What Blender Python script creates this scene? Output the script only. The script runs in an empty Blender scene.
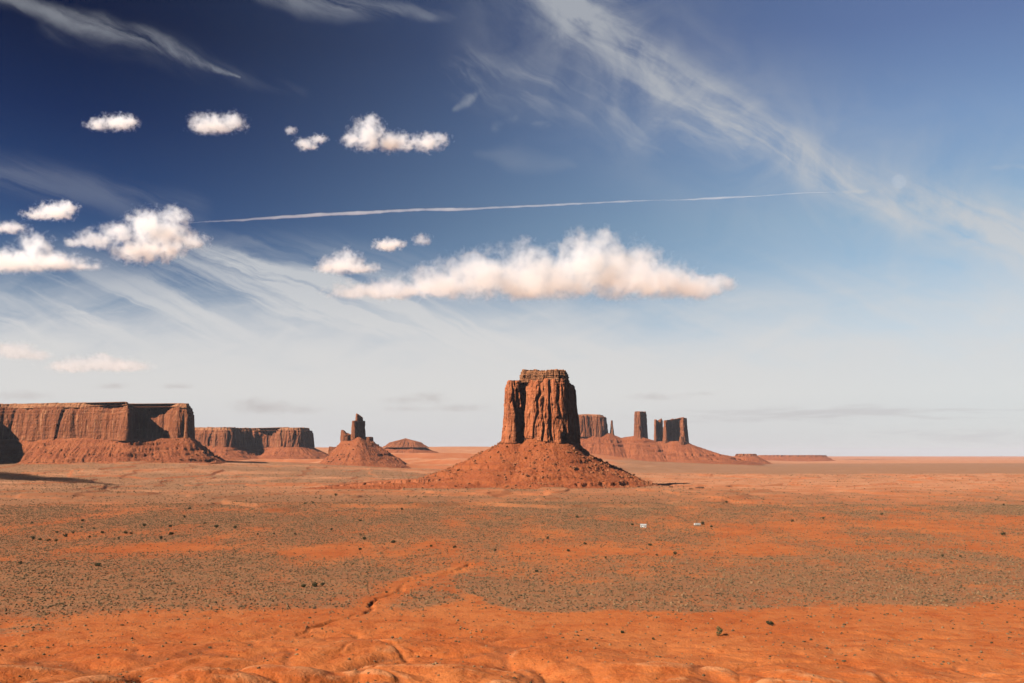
import bpy, bmesh, math, random
import numpy as np
R = math.radians
scene = bpy.context.scene
COL = scene.collection

# ------------------------------------------------------------------ camera
F = 996.0                                   # focal length in pixels (35 mm on a 36 mm wide frame)
HZ = 455.5                                  # image row of the true horizon
CAMZ = 85.0
PITCH = math.atan((HZ - 341.5) / F)
cam_d = bpy.data.cameras.new('camera')
cam_d.sensor_width = 36.0
cam_d.lens = 36.0 * F / 1024.0
cam_d.clip_start = 1.0
cam_d.clip_end = 300000.0
cam = bpy.data.objects.new('camera', cam_d)
COL.objects.link(cam)
cam.location = (0, 0, CAMZ)
cam.rotation_euler = (R(90) + PITCH, 0, 0)
scene.camera = cam
scene.render.resolution_x, scene.render.resolution_y = 1024, 683

cP, sP = math.cos(PITCH), math.sin(PITCH)
def uv(px, py):
    """direction through a point of the photograph, as (x/y, z/y)"""
    cx, cy = (px - 512.0) / F, (341.5 - py) / F
    dy = cP - cy * sP
    return cx / dy, (sP + cy * cP) / dy
def P(px, py, Y):
    u, v = uv(px, py)
    return (u * Y, Y, CAMZ + v * Y)
def ZAT(py, Y):
    return CAMZ + uv(512, py)[1] * Y
def GP(px, py):
    """where that direction meets the level plain"""
    u, v = uv(px, py)
    Y = -CAMZ / v
    return (u * Y, Y)

# ------------------------------------------------------------------ light
SUN_EL, SUN_AZ = 35.0, 32.0                 # azimuth: degrees behind the exact left
sdir = (-math.cos(R(SUN_EL)) * math.cos(R(SUN_AZ)), -math.cos(R(SUN_EL)) * math.sin(R(SUN_AZ)), math.sin(R(SUN_EL)))
sl = bpy.data.lights.new('sun', 'SUN')
sl.energy = 5.0
sl.angle = R(0.5)
sl.color = (1.0, 0.91, 0.80)
sun = bpy.data.objects.new('sun', sl)
COL.objects.link(sun)
sun.location = (-2000, -900, 1500)
from mathutils import Vector
sun.rotation_euler = Vector(sdir).to_track_quat('Z', 'Y').to_euler()

scene.view_settings.view_transform = 'Standard'
scene.view_settings.look = 'None'
scene.view_settings.exposure = 1.4
scene.view_settings.gamma = 1.0
scene.view_settings.use_curve_mapping = False
scene.cycles.use_denoising = True
scene.cycles.denoising_prefilter = 'ACCURATE'
scene.cycles.denoising_input_passes = 'RGB_ALBEDO_NORMAL'
scene.cycles.max_bounces = 6
scene.cycles.diffuse_bounces = 0
scene.cycles.volume_bounces = 5
scene.cycles.transparent_max_bounces = 24
scene.cycles.volume_max_steps = 256

# ------------------------------------------------------------------ node expressions
class E:
    """a socket one can calculate with"""
    def __init__(s, t, k): s.t, s.k = t, k
    def _m(s, op, a, b=None, c=None): return math_node(s.t, op, a, b, c)
    def __add__(s, o): return s._m('ADD', s, o)
    __radd__ = __add__
    def __mul__(s, o): return s._m('MULTIPLY', s, o)
    __rmul__ = __mul__
    def __sub__(s, o): return s._m('SUBTRACT', s, o)
    def __rsub__(s, o): return s._m('SUBTRACT', o, s)
    def __truediv__(s, o): return s._m('DIVIDE', s, o)
    def __rtruediv__(s, o): return s._m('DIVIDE', o, s)
def put(t, sock, v):
    if isinstance(v, E): t.links.new(v.k, sock)
    else: sock.default_value = v
def math_node(t, op, a, b=None, c=None, clamp=False):
    n = t.nodes.new('ShaderNodeMath'); n.operation = op; n.use_clamp = clamp
    for i, v in enumerate((a, b, c)):
        if v is not None: put(t, n.inputs[i], v)
    return E(t, n.outputs[0])
def mx(a, b): return math_node(a.t, 'MAXIMUM', a, b)
def mn(a, b): return math_node(a.t, 'MINIMUM', a, b)
def ab(a): return math_node(a.t, 'ABSOLUTE', a)
def pw(a, b): return math_node(a.t, 'POWER', a, b)
def sst(x, a, b, lo=0.0, hi=1.0):
    n = x.t.nodes.new('ShaderNodeMapRange'); n.interpolation_type = 'SMOOTHSTEP'
    put(x.t, n.inputs[0], x)
    for i, v in ((1, a), (2, b), (3, lo), (4, hi)): put(x.t, n.inputs[i], v)
    return E(x.t, n.outputs[0])
def comb(t, x, y, z=0.0):
    n = t.nodes.new('ShaderNodeCombineXYZ')
    for i, v in enumerate((x, y, z)): put(t, n.inputs[i], v)
    return E(t, n.outputs[0])
def sep(v):
    n = v.t.nodes.new('ShaderNodeSeparateXYZ'); put(v.t, n.inputs[0], v)
    return [E(v.t, n.outputs[i]) for i in range(3)]
def vm(op, a, b=None, scale=None):
    n = a.t.nodes.new('ShaderNodeVectorMath'); n.operation = op
    put(a.t, n.inputs[0], a)
    if b is not None: put(a.t, n.inputs[1], b)
    if scale is not None: put(a.t, n.inputs['Scale'], scale)
    return E(a.t, n.outputs['Value' if op in ('LENGTH', 'DOT_PRODUCT', 'DISTANCE') else 'Vector'])
def noise(vec, scale=1.0, detail=4.0, rough=0.5, dist=0.0, color=False):
    n = vec.t.nodes.new('ShaderNodeTexNoise')
    put(vec.t, n.inputs['Vector'], vec)
    for k, v in (('Scale', scale), ('Detail', detail), ('Roughness', rough), ('Distortion', dist)): put(vec.t, n.inputs[k], v)
    return E(vec.t, n.outputs['Color' if color else 0])
def voro(vec, scale=1.0, feature='F1', out='Distance', rand=1.0):
    n = vec.t.nodes.new('ShaderNodeTexVoronoi'); n.feature = feature
    put(vec.t, n.inputs['Vector'], vec); n.inputs['Scale'].default_value = scale
    n.inputs['Randomness'].default_value = rand
    return E(vec.t, n.outputs[out])
def mix(f, a, b, blend='MIX'):
    t = f.t if isinstance(f, E) else (a.t if isinstance(a, E) else b.t)
    n = t.nodes.new('ShaderNodeMix'); n.data_type = 'RGBA'; n.blend_type = blend
    put(t, n.inputs[0], f)
    for i, v in ((6, a), (7, b)):
        put(t, n.inputs[i], v if isinstance(v, E) else (*v, 1.0))
    return E(t, n.outputs[2])
def ramp(x, stops):
    n = x.t.nodes.new('ShaderNodeValToRGB'); put(x.t, n.inputs[0], x)
    el = n.color_ramp.elements
    while len(el) < len(stops): el.new(0.5)
    for e, (p, c) in zip(el, stops):
        e.position = p; e.color = (*c, 1.0)
    return E(x.t, n.outputs[0])
def L(*c):
    """sRGB 0..255 -> linear"""
    return tuple(((v / 255.0) / 12.92 if v <= 10 else ((v / 255.0 + 0.055) / 1.055) ** 2.4) for v in c)

# ------------------------------------------------------------------ sky
def make_world():
    w = bpy.data.worlds.new('World'); scene.world = w; w.use_nodes = True
    t = w.node_tree
    for n in list(t.nodes): t.nodes.remove(n)
    out = t.nodes.new('ShaderNodeOutputWorld'); bg = t.nodes.new('ShaderNodeBackground')
    t.links.new(bg.outputs[0], out.inputs[0])
    sk = t.nodes.new('ShaderNodeTexSky'); sk.sky_type = 'NISHITA'; sk.sun_disc = False
    sk.sun_elevation = R(SUN_EL)
    sk.sun_rotation = math.atan2(sdir[0], sdir[1])
    sk.altitude = 1700; sk.air_density = 1.0; sk.dust_density = 0.6; sk.ozone_density = 1.5
    sky = E(t, sk.outputs[0])
    tc = t.nodes.new('ShaderNodeTexCoord')
    d = vm('NORMALIZE', E(t, tc.outputs['Generated']))
    x, y, z = sep(d)
    yy = mx(y, 0.08)
    u, v = x / yy, z / yy
    front = sst(y, 0.1, 0.3)
    # a polarising filter and thin air: the blue deepens upwards and to the left
    el = mx(z, 0.0)
    left = ramp(el, SKY_LEFT); right = ramp(el, SKY_RIGHT)
    side = sst(x, -0.42, 0.40)
    tint = mix(side, left, right)
    base = mix(1.0, sky, tint, 'MULTIPLY')
    UV = comb(t, u, v, 0.0)
    wob = noise(UV, 5.0, 3.0, 0.5, color=True)
    wob = vm('SCALE', vm('SUBTRACT', wob, (0.5, 0.5, 0.5)), scale=0.05)
    UVw = vm('ADD', UV, wob)
    fine = noise(UV, 40.0, 4.0, 0.6, color=True)
    UVf = vm('ADD', UVw, vm('SCALE', vm('SUBTRACT', fine, (0.5, 0.5, 0.5)), scale=0.008))
    def rot(vec, ang, sx, sy):
        n = t.nodes.new('ShaderNodeMapping'); put(t, n.inputs[0], vec)
        n.inputs['Rotation'].default_value = (0, 0, ang); n.inputs['Scale'].default_value = (1, 1, 1)
        m = t.nodes.new('ShaderNodeVectorMath'); m.operation = 'MULTIPLY'
        t.links.new(n.outputs[0], m.inputs[0]); m.inputs[1].default_value = (sx, sy, 1)
        return E(t, m.outputs[0])
    def seg(vec, a, b, w0, w1):
        """1 along the stroke a-b (pixels of the photograph), fading to 0 at a half width that grows from w0 to w1"""
        A, B = uv(*a), uv(*b)
        ax, ay = B[0] - A[0], B[1] - A[1]
        ll = ax * ax + ay * ay
        q = vm('SUBTRACT', vec, (A[0], A[1], 0))
        h = math_node(t, 'DIVIDE', vm('DOT_PRODUCT', q, (ax, ay, 0)), ll, clamp=True)
        foot = vm('SCALE', comb(t, ax, ay, 0.0), scale=h)
        dd = vm('LENGTH', vm('SUBTRACT', q, foot))
        return sst(dd / (h * ((w1 - w0) / F) + w0 / F), 1.0, 0.0)
    def stroke(vec, pts):
        m = None
        for (a, b) in zip(pts, pts[1:]):
            s = seg(vec, a[:2], b[:2], a[2], b[2])
            m = s if m is None else mx(m, s)
        return m
    # streaky textures, one per fall direction of the ice
    s1 = noise(rot(UVf, R(32), 8, 46), 1.0, 8.0, 0.62, 0.5)
    s2 = noise(rot(UVf, R(22), 3.5, 44), 1.0, 8.0, 0.62, 0.5)
    s3 = noise(rot(UVf, R(-8), 8, 30), 1.0, 6.0, 0.6, 0.6)
    s4 = noise(UVw, 12.0, 6.0, 0.6, 0.8)
    # the long band on the right
    bandA = stroke(UVf, [(520, -30, 55), (600, 30, 55), (680, 85, 48), (760, 135, 42), (840, 175, 42), (930, 210, 45), (1080, 262, 60)])
    featA = stroke(UVf, [(470, 75, 40), (600, 100, 50), (720, 140, 45)])
    veilA = stroke(UVf, [(560, 20, 150), (760, 140, 150), (1100, 280, 190)])
    cA = bandA * sst(s1 * 0.6 + s4 * 0.4, 0.30, 0.66) * 0.85 + featA * sst(s1, 0.42, 0.72) * 0.36 + veilA * sst(s4, 0.2, 0.8) * 0.42
    # the streak in the upper left corner
    bandB = stroke(UVf, [(-40, -22, 16), (60, 8, 17), (140, 38, 16), (205, 63, 8), (240, 76, 2)])
    tailB = stroke(UVf, [(60, 20, 30), (200, 62, 26), (300, 90, 12)])
    cB = bandB * sst(s1, 0.30, 0.62) * 0.42 + tailB * sst(s1, 0.3, 0.8) * 0.13
    bandC = stroke(UVf, [(270, -14, 22), (340, 4, 22), (410, 18, 14), (470, 30, 2)])
    cC = bandC * sst(s1, 0.32, 0.62) * 0.36
    wisps = stroke(UVf, [(470, 148, 5), (520, 156, 22), (565, 164, 12), (590, 168, 2)]) * 0.16 + stroke(UVf, [(444, 112, 2), (468, 100, 9), (496, 80, 2)]) * 0.4 * sst(s4, 0.4, 0.6) \
        + stroke(UVf, [(500, 125, 8), (518, 118, 7)]) * 0.35 * sst(s4, 0.4, 0.6) + stroke(UVf, [(538, 126, 6), (550, 125, 6)]) * 0.3 * sst(s4, 0.4, 0.6) \
        + stroke(UVf, [(880, 241, 5), (930, 242, 7), (1030, 244, 5)]) * 0.16 + stroke(UVf, [(830, 191, 3), (940, 176, 5), (1040, 166, 6)]) * 0.32 \
        + stroke(UVf, [(905, 302, 4), (1030, 303, 6)]) * 0.16 + stroke(UVf, [(60, 311, 2), (180, 315, 2)]) * 0.16
    # combed ice on the left, thickest over the middle
    regD = stroke(UVw, [(-120, 335, 95), (180, 310, 95), (330, 315, 90), (540, 345, 70)])
    edgeD = stroke(UVf, [(190, 245, 26), (260, 265, 30), (330, 300, 32), (420, 330, 30), (540, 350, 24)])
    highD = stroke(UVf, [(-60, 165, 30), (60, 190, 32), (190, 215, 26)])
    cD = regD * sst(s2, 0.38, 0.62) * 0.85 + edgeD * sst(s2 * 0.6 + s3 * 0.4, 0.34, 0.6) * 0.62 + highD * sst(s2, 0.34, 0.62) * 0.16
    # milky veil thickening to the horizon
    veil = sst(v + (s3 - 0.5) * 0.09 + (s2 - 0.5) * 0.07, uv(0, 255)[1] + 0.02 * sst(u, 0.0, 0.3), uv(0, 385)[1] + 0.012) * (0.95 - 0.12 * sst(u, 0.1, 0.5)) * front
    alpha = mn((cA + cB + cC + wisps + cD) * front, 0.85)
    alpha = 1.0 - (1.0 - alpha) * (1.0 - veil)
    ice = ramp(el, CIRRUS)
    c = mix(alpha, base, ice)
    # low far stratus over the right horizon
    sv = noise(comb(t, u * 5.0, v * 60.0, 3.0), 1.0, 5.0, 0.6, 0.6)
    low = sst(v, uv(0, 398)[1], uv(0, 410)[1]) * sst(v, uv(0, 452)[1], uv(0, 440)[1]) * sst(u, 0.02, 0.3)
    c = mix(low * sst(sv, 0.48, 0.66) * 0.55, c, GREYCLOUD)
    c = mix(1.0, c, ramp(y * 0.5 + 0.5, [(0.40, (0.16, 0.16, 0.16)), (0.58, (1, 1, 1))]), 'MULTIPLY')   # sky behind dimmed to cut fill light on shaded faces; cirrus only ahead
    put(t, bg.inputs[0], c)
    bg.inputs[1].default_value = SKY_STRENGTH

SKY_STRENGTH = 0.0555
SKY_LEFT = [(0.003, (0.583, 0.631, 0.884)), (0.049, (0.572, 0.56, 0.62)), (0.138, (0.318, 0.40, 0.47)), (0.225, (0.112, 0.17, 0.286)), (0.309, (0.05, 0.082, 0.175)), (0.387, (0.030, 0.044, 0.095))]
SKY_RIGHT = [(0.003, (0.565, 0.617, 0.717)), (0.049, (0.609, 0.64, 0.687)), (0.138, (0.86, 0.78, 0.69)), (0.226, (0.88, 0.84, 0.72)), (0.309, (0.80, 0.78, 0.77)), (0.388, (0.66, 0.62, 0.70))]
CIRRUS = [(0.0, (4.2, 4.15, 4.2)), (0.06, (4.85, 4.75, 4.62)), (0.12, (4.65, 4.62, 4.6)), (0.18, (4.1, 4.2, 4.3)), (0.25, (3.6, 3.75, 3.95)), (0.4, (2.8, 2.95, 3.2))]
GREYCLOUD = (3.6, 3.45, 3.5)
make_world()

# ------------------------------------------------------------------ small helpers for objects
def link(name, me, mat=None, parent=None):
    o = bpy.data.objects.new(name, me); COL.objects.link(o)
    if mat is not None: me.materials.append(mat)
    if parent is not None: o.parent = parent
    return o
def tag(o, label, cat, group=None):
    o['label'] = label; o['category'] = cat
    if group: o['group'] = group
    return o
def empty(name, loc=(0, 0, 0)):
    o = bpy.data.objects.new(name, None); COL.objects.link(o); o.location = loc
    o.empty_display_size = 5.0
    return o
def mesh_np(name, V, Q=None, T=None, smooth=True):
    me = bpy.data.meshes.new(name)
    V = np.asarray(V, np.float32)
    me.vertices.add(len(V)); me.vertices.foreach_set('co', V.ravel())
    idx, tot = [], []
    if Q is not None and len(Q): idx.append(np.asarray(Q, np.int32).ravel()); tot.append(np.full(len(Q), 4, np.int32))
    if T is not None and len(T): idx.append(np.asarray(T, np.int32).ravel()); tot.append(np.full(len(T), 3, np.int32))
    idx = np.concatenate(idx); tot = np.concatenate(tot)
    me.loops.add(len(idx)); me.loops.foreach_set('vertex_index', idx)
    me.polygons.add(len(tot)); me.polygons.foreach_set('loop_start', np.concatenate([[0], np.cumsum(tot)[:-1]]).astype(np.int32))
    me.update(calc_edges=True)
    me.polygons.foreach_set('use_smooth', np.full(len(tot), smooth))
    me.update()
    return me
def new_mat(name):
    m = bpy.data.materials.new(name); m.use_nodes = True
    t = m.node_tree
    for n in list(t.nodes): t.nodes.remove(n)
    out = t.nodes.new('ShaderNodeOutputMaterial')
    return m, t, out


# ------------------------------------------------------------------ noise for modelling
_rs = np.random.RandomState(7)
_perm = np.concatenate([_rs.permutation(512)] * 2).astype(np.int32)
_g3 = _rs.randn(512, 3); _g3 /= np.linalg.norm(_g3, axis=1)[:, None]
def pn(x, y, z=0.0):
    """gradient noise, about -0.9..0.9"""
    x, y, z = np.broadcast_arrays(np.asarray(x, float), np.asarray(y, float), np.asarray(z, float))
    xi, yi, zi = np.floor(x).astype(np.int64), np.floor(y).astype(np.int64), np.floor(z).astype(np.int64)
    xf, yf, zf = x - xi, y - yi, z - zi
    sm = lambda t: t * t * t * (t * (t * 6 - 15) + 10)
    u, v, w = sm(xf), sm(yf), sm(zf)
    def g(dx, dy, dz):
        h = _perm[(_perm[(_perm[(xi + dx) & 511] + yi + dy) & 511] + zi + dz) & 511]
        gr = _g3[h]
        return gr[..., 0] * (xf - dx) + gr[..., 1] * (yf - dy) + gr[..., 2] * (zf - dz)
    l = lambda a, b, t: a + t * (b - a)
    return 1.5 * l(l(l(g(0, 0, 0), g(1, 0, 0), u), l(g(0, 1, 0), g(1, 1, 0), u), v), l(l(g(0, 0, 1), g(1, 0, 1), u), l(g(0, 1, 1), g(1, 1, 1), u), v), w)
def fbm(x, y, z=0.0, o=4, gain=0.5, lac=2.03):
    s, a = 0.0, 1.0
    for i in range(o):
        s = s + a * pn(x + 17.3 * i, y - 9.1 * i, z + 5.7 * i); x, y, z = x * lac, y * lac, z * lac; a *= gain
    return s
def sm(x, a, b):
    t = np.clip((x - a) / (b - a), 0, 1); return t * t * (3 - 2 * t)

# ------------------------------------------------------------------ the ground
WASH = [GP(*p) for p in [(470, 562), (452, 570), (440, 573), (424, 574), (410, 578), (402, 582), (401, 590), (392, 594), (378, 598), (371, 604), (371, 611), (350, 617), (318, 625), (300, 632)]]
WASH2 = [GP(*p) for p in [(352, 632), (376, 641), (395, 650), (408, 655), (398, 662), (372, 672), (350, 690)]]
def dist_poly(x, y, pts):
    d = np.full(np.shape(x), 1e9)
    for (ax, ay), (bx, by) in zip(pts, pts[1:]):
        vx, vy = bx - ax, by - ay
        t = np.clip(((x - ax) * vx + (y - ay) * vy) / (vx * vx + vy * vy), 0, 1)
        d = np.minimum(d, np.hypot(x - ax - t * vx, y - ay - t * vy))
    return d
def near_w(x, y):
    e = 505 + 60 * fbm(x / 210.0, y / 120.0, 3.3, 3) - 0.10 * (x + 50)
    return 1 - sm(y, e - 110, e + 60)
def gully_field(x, y):
    a, b = x + 16 * fbm(x / 40, y / 40, 61.0, 3), y + 16 * fbm(x / 40, y / 40, 67.0, 3)
    g1 = pn(a / 95.0, b / 70.0, 63.0); g2 = pn(a / 42.0, b / 36.0, 65.0)
    return np.maximum(np.exp(-(g1 / 0.05) ** 2), 0.5 * np.exp(-(g2 / 0.07) ** 2) * sm(np.abs(g1), 0.0, 0.3))
def height(x, y):
    x = np.asarray(x, float); y = np.asarray(y, float)
    r = np.hypot(x, y); px = 512 + F * x / np.maximum(y, 60.0)
    h = 2.2 * fbm(x / 420.0, y / 420.0, 0.5, 3) * sm(r, 300, 900)
    h = h + 0.35 * fbm(x / 28.0, y / 28.0, 1.5, 3)
    w = near_w(x, y)
    wx, wy = x + 14 * pn(x / 60, y / 60, 9.0), y + 14 * pn(x / 60, y / 60, 19.0)
    hills = 9.0 * (np.abs(pn(wx / 85.0, wy / 70.0, 2.0)) ** 0.9) + 4.2 * np.abs(pn(wx / 33.0, wy / 30.0, 4.0)) + 0.6 * np.abs(pn(wx / 14.0, wy / 14.0, 6.0)) + 0.40 * fbm(x / 16.0, y / 10.0, 7.0, 5, 0.6) + 0.5 * np.abs(pn(wx / 7.0, wy / 9.0, 8.0))
    amp = 0.72 + 0.95 * (1 - sm(y, 330, 450)) + 0.3 * pn(x / 150, y / 150, 8.8)
    h = h + w * (hills * amp - 2.4)
    h = h - w * 1.2 * gully_field(x, y)
    # gullies cut by water
    d = dist_poly(x + 2.5 * pn(x / 9, y / 9, 1.0), y + 2.5 * pn(x / 9, y / 9, 5.0), WASH)
    h = h - (1.0 + 1.5 * pn(x / 22, y / 22, 77.0)).clip(0.1, 3) * np.exp(-(d / 1.7) ** 4)
    d2 = dist_poly(x + 4 * pn(x / 12, y / 12, 1.0), y + 4 * pn(x / 12, y / 12, 5.0), WASH2)
    h = h - (0.9 + 1.2 * pn(x / 18, y / 18, 71.0)).clip(0, 3) * np.exp(-(d2 / 2.2) ** 2)
    # low red banks across the plain
    bank = fbm(x / 520.0, y / 900.0, 33.0, 3)
    bank2 = fbm(x / 330.0, y / 700.0, 37.0, 4)
    h = h + 3.5 * sm(bank2, 0.05, 0.10) * sm(y, 1300, 2000) * (1 - sm(y, 4200, 5200))
    h = h + 5.0 * sm(bank, 0.10, 0.17) * sm(y, 900, 1500) * (1 - sm(y, 4200, 5200))
    # rise towards the left mesa, and the far left plateau
    h = h + 62 * np.exp(-((x + 1650) / 1150.0) ** 2 - ((y - 4600) / 1000.0) ** 2)
    u = x / np.maximum(y, 60.0)
    left = 1 - sm(px, 560, 720)
    h = h + left * (26 * sm(y + 500 * fbm(x / 900, y / 900, 4.4, 3), 5500, 5700) + 34 * sm(y + 700 * fbm(x / 1000, y / 1000, 14.4, 3), 6400, 6700) + 45 * sm(y + 600 * fbm(x / 1100, y / 1100, 6.4, 3), 7800, 8100) + 85 * sm(y + 900 * fbm(x / 2500, y / 2500, 9.4, 3), 9800, 12500))
    # far right: low steps
    right = sm(px, 560, 720)
    h = h + right * (24 * sm(y + 300 * fbm(x / 900, y / 900, 34.4, 3), 6400, 8200) * (1 - sm(px, 700, 800)) + 10 * sm(y + 900 * fbm(x / 2200, y / 2200, 14.4, 3), 9000, 9800) + 26 * sm(y + 2500 * fbm(x / 6000, y / 6000, 24.4, 3), 20000, 22000))
    h = h + 10 * fbm(x / 1500.0, y / 1500.0, 44.0, 3) * sm(r, 9000, 14000)
    return h

def bandf(v, a, b, s): return sm(v, a - s, a + s) * (1 - sm(v, b - s, b + s))
def veg(x, y):
    """how thickly the brush grows, 0..1, as patches laid out over the plain"""
    y = np.maximum(y, 60.0)
    wx = x + 45 * fbm(x / 160, y / 160, 1.1, 3) ; wy = y + 60 * fbm(x / 200, y / 140, 7.7, 3) * np.clip(y / 900.0, 0.5, 4)
    px = 512 + F * wx / wy; py = HZ + CAMZ * F / np.maximum(wy, 60.0)
    n = fbm(x / 90.0, y / 240.0, 3.0, 4); n2 = fbm(x / 30.0, y / 60.0, 5.0, 3); nb = fbm(x / 600.0, y / 420.0, 15.0, 3)
    right = sm(px, 425, 470)
    low = 607 - 8 * sm(px, 700, 1000) - 20 * (1 - sm(px, 430, 520))
    low = low + 7 * fbm(x / 70, y / 45, 27.0, 4)
    dR = bandf(py + 6 * fbm(x / 70, y / 45, 27.0, 4), 575, 606, 6) * right + 0.62 * bandf(py, 550, 578, 5) * sm(px, 520, 620)
    lowL = 628 - 0.10 * px
    dL = sm(py, 553, 563) * (1 - sm(py, lowL - 14, lowL + 4)) * (1 - sm(px, 390, 450)) * 0.95
    strip = bandf(py, lowL - 2, lowL + 7, 2.5) * (1 - sm(px, 180, 330)) * 0.75
    mid = bandf(py, 494, 560, 8) * (0.66 + 0.6 * nb)
    top = 0.55 * bandf(py, 492, 508, 5) * sm(px, 520, 640)
    m = np.maximum.reduce([dR, dL, mid, top, bandf(py, 494, 604, 6) * (0.66 - 0.24 * sm(px, 500, 800))])
    streak = bandf(py, 541, 552, 4) * sm(px, 60, 120) * (1 - sm(px, 200, 520) * 0.5)
    m = m * (1 - 0.5 * streak)
    d = dist_poly(x, y, WASH)
    m = m * (0.15 + 0.85 * sm(d, 3, 13))
    rorange = bandf(py, 514, 548, 8) * sm(px, 600, 760)
    m = m * (1 - 0.55 * rorange)
    far = np.maximum(bandf(y, 4500, 9800, 500) * sm(px, 560, 640), bandf(y, 4350, 5700, 250) * (1 - sm(px, 440, 500)) * 0.9) * 0.9
    far2 = bandf(y, 1650, 4500, 250) * (0.80 - 0.40 * sm(px, 420, 720) + 0.95 * fbm(x / 800, y / 380, 81.0, 4)) * (1 - 0.75 * bandf(py, 477, 492, 4) * sm(px, 620, 760))
    farL = 0.5 * bandf(y, 3000, 4200, 250) * (1 - sm(px, 180, 260))
    m = np.maximum.reduce([m + 0.40 * n + 0.26 * n2, far + 0.2 * nb, far2 + 0.2 * n, farL])
    fg = 0.30 * sm(px, 560, 800) * bandf(py, 606, 668, 12) * sm(fbm(x / 26, y / 40, 41.0, 3), -0.1, 0.5)
    m = m * (1 - near_w(x, y) * 0.92)
    m = np.maximum(m * (1 - sm(py, low - 4, low + 5) * right), fg)
    return np.clip(np.maximum(m, strip * (0.7 + n)), 0, 1)

def ground_mat():
    m, t, out = new_mat('desert_ground')
    bs = t.nodes.new('ShaderNodeBsdfPrincipled'); t.links.new(bs.outputs[0], out.inputs['Surface'])
    bs.inputs['Roughness'].default_value = 0.95; bs.inputs['Specular IOR Level'].default_value = 0.1
    g = t.nodes.new('ShaderNodeNewGeometry'); p = E(t, g.outputs['Position'])
    def attr(nm):
        a = t.nodes.new('ShaderNodeAttribute'); a.attribute_name = nm; return E(t, a.outputs['Fac'])
    vg, crest, dist, gul = attr('veg'), attr('crest'), attr('far'), attr('gully')
    n1 = noise(p, 0.012, 5.0, 0.6); n2 = noise(p, 0.09, 5.0, 0.6); n3 = noise(p, 0.8, 4.0, 0.6)
    sand = mix(sst(n1 * 0.6 + n2 * 0.4, 0.38, 0.62), SAND_A, SAND_B)
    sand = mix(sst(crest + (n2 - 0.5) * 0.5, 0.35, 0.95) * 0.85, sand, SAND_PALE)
    sand = mix(sst(n2 * 0.5 + n3 * 0.5, 0.48, 0.37) * 0.6, sand, SAND_RED)
    pebble = voro(p, 0.55)
    sand = mix(sst(sep(p)[0] + (n1 - 0.5) * 500.0, 60.0, -420.0) * 0.30 * (1.0 - dist), sand, SAND_RED)  # soil darkened towards the left: lens falloff put into the colour
    sand = mix(sst(pebble, 0.22, 0.12) * sst(n2, 0.45, 0.62) * 0.35, sand, (0.1088, 0.0408, 0.0204))
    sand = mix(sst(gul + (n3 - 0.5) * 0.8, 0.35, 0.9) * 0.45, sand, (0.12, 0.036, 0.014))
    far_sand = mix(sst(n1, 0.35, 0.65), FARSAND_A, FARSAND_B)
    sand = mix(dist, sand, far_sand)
    # low grass and litter between the bushes
    sp = noise(p, 0.42, 3.0, 0.7)
    grassc = mix(sst(n2, 0.35, 0.65), VEG_A, VEG_B)
    cover = sst(vg + (sp - 0.5) * 2.2 + (n3 - 0.5) * 1.0 + (n2 - 0.5) * 0.8, 0.25, 0.9)
    c = mix(cover * 0.72, sand, grassc)
    nz = sep(E(t, g.outputs['True Normal']))[2]
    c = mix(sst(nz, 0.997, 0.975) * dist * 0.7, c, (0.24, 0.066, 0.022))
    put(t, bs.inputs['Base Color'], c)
    bp = t.nodes.new('ShaderNodeBump'); bp.inputs['Strength'].default_value = 0.8; bp.inputs['Distance'].default_value = 0.9
    put(t, bp.inputs['Height'], n3 * 0.6 + n2 * 1.8 + noise(p, 0.28, 5.0, 0.65) * 1.1 + sp * vg * 1.0)
    t.links.new(bp.outputs[0], bs.inputs['Normal'])
    return m
SAND_A, SAND_B = (0.255, 0.062, 0.0135), (0.295, 0.090, 0.025)
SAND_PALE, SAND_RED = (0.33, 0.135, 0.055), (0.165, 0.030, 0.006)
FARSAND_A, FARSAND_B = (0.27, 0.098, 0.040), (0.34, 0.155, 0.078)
VEG_A, VEG_B = (0.150, 0.072, 0.034), (0.135, 0.082, 0.045)

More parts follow.
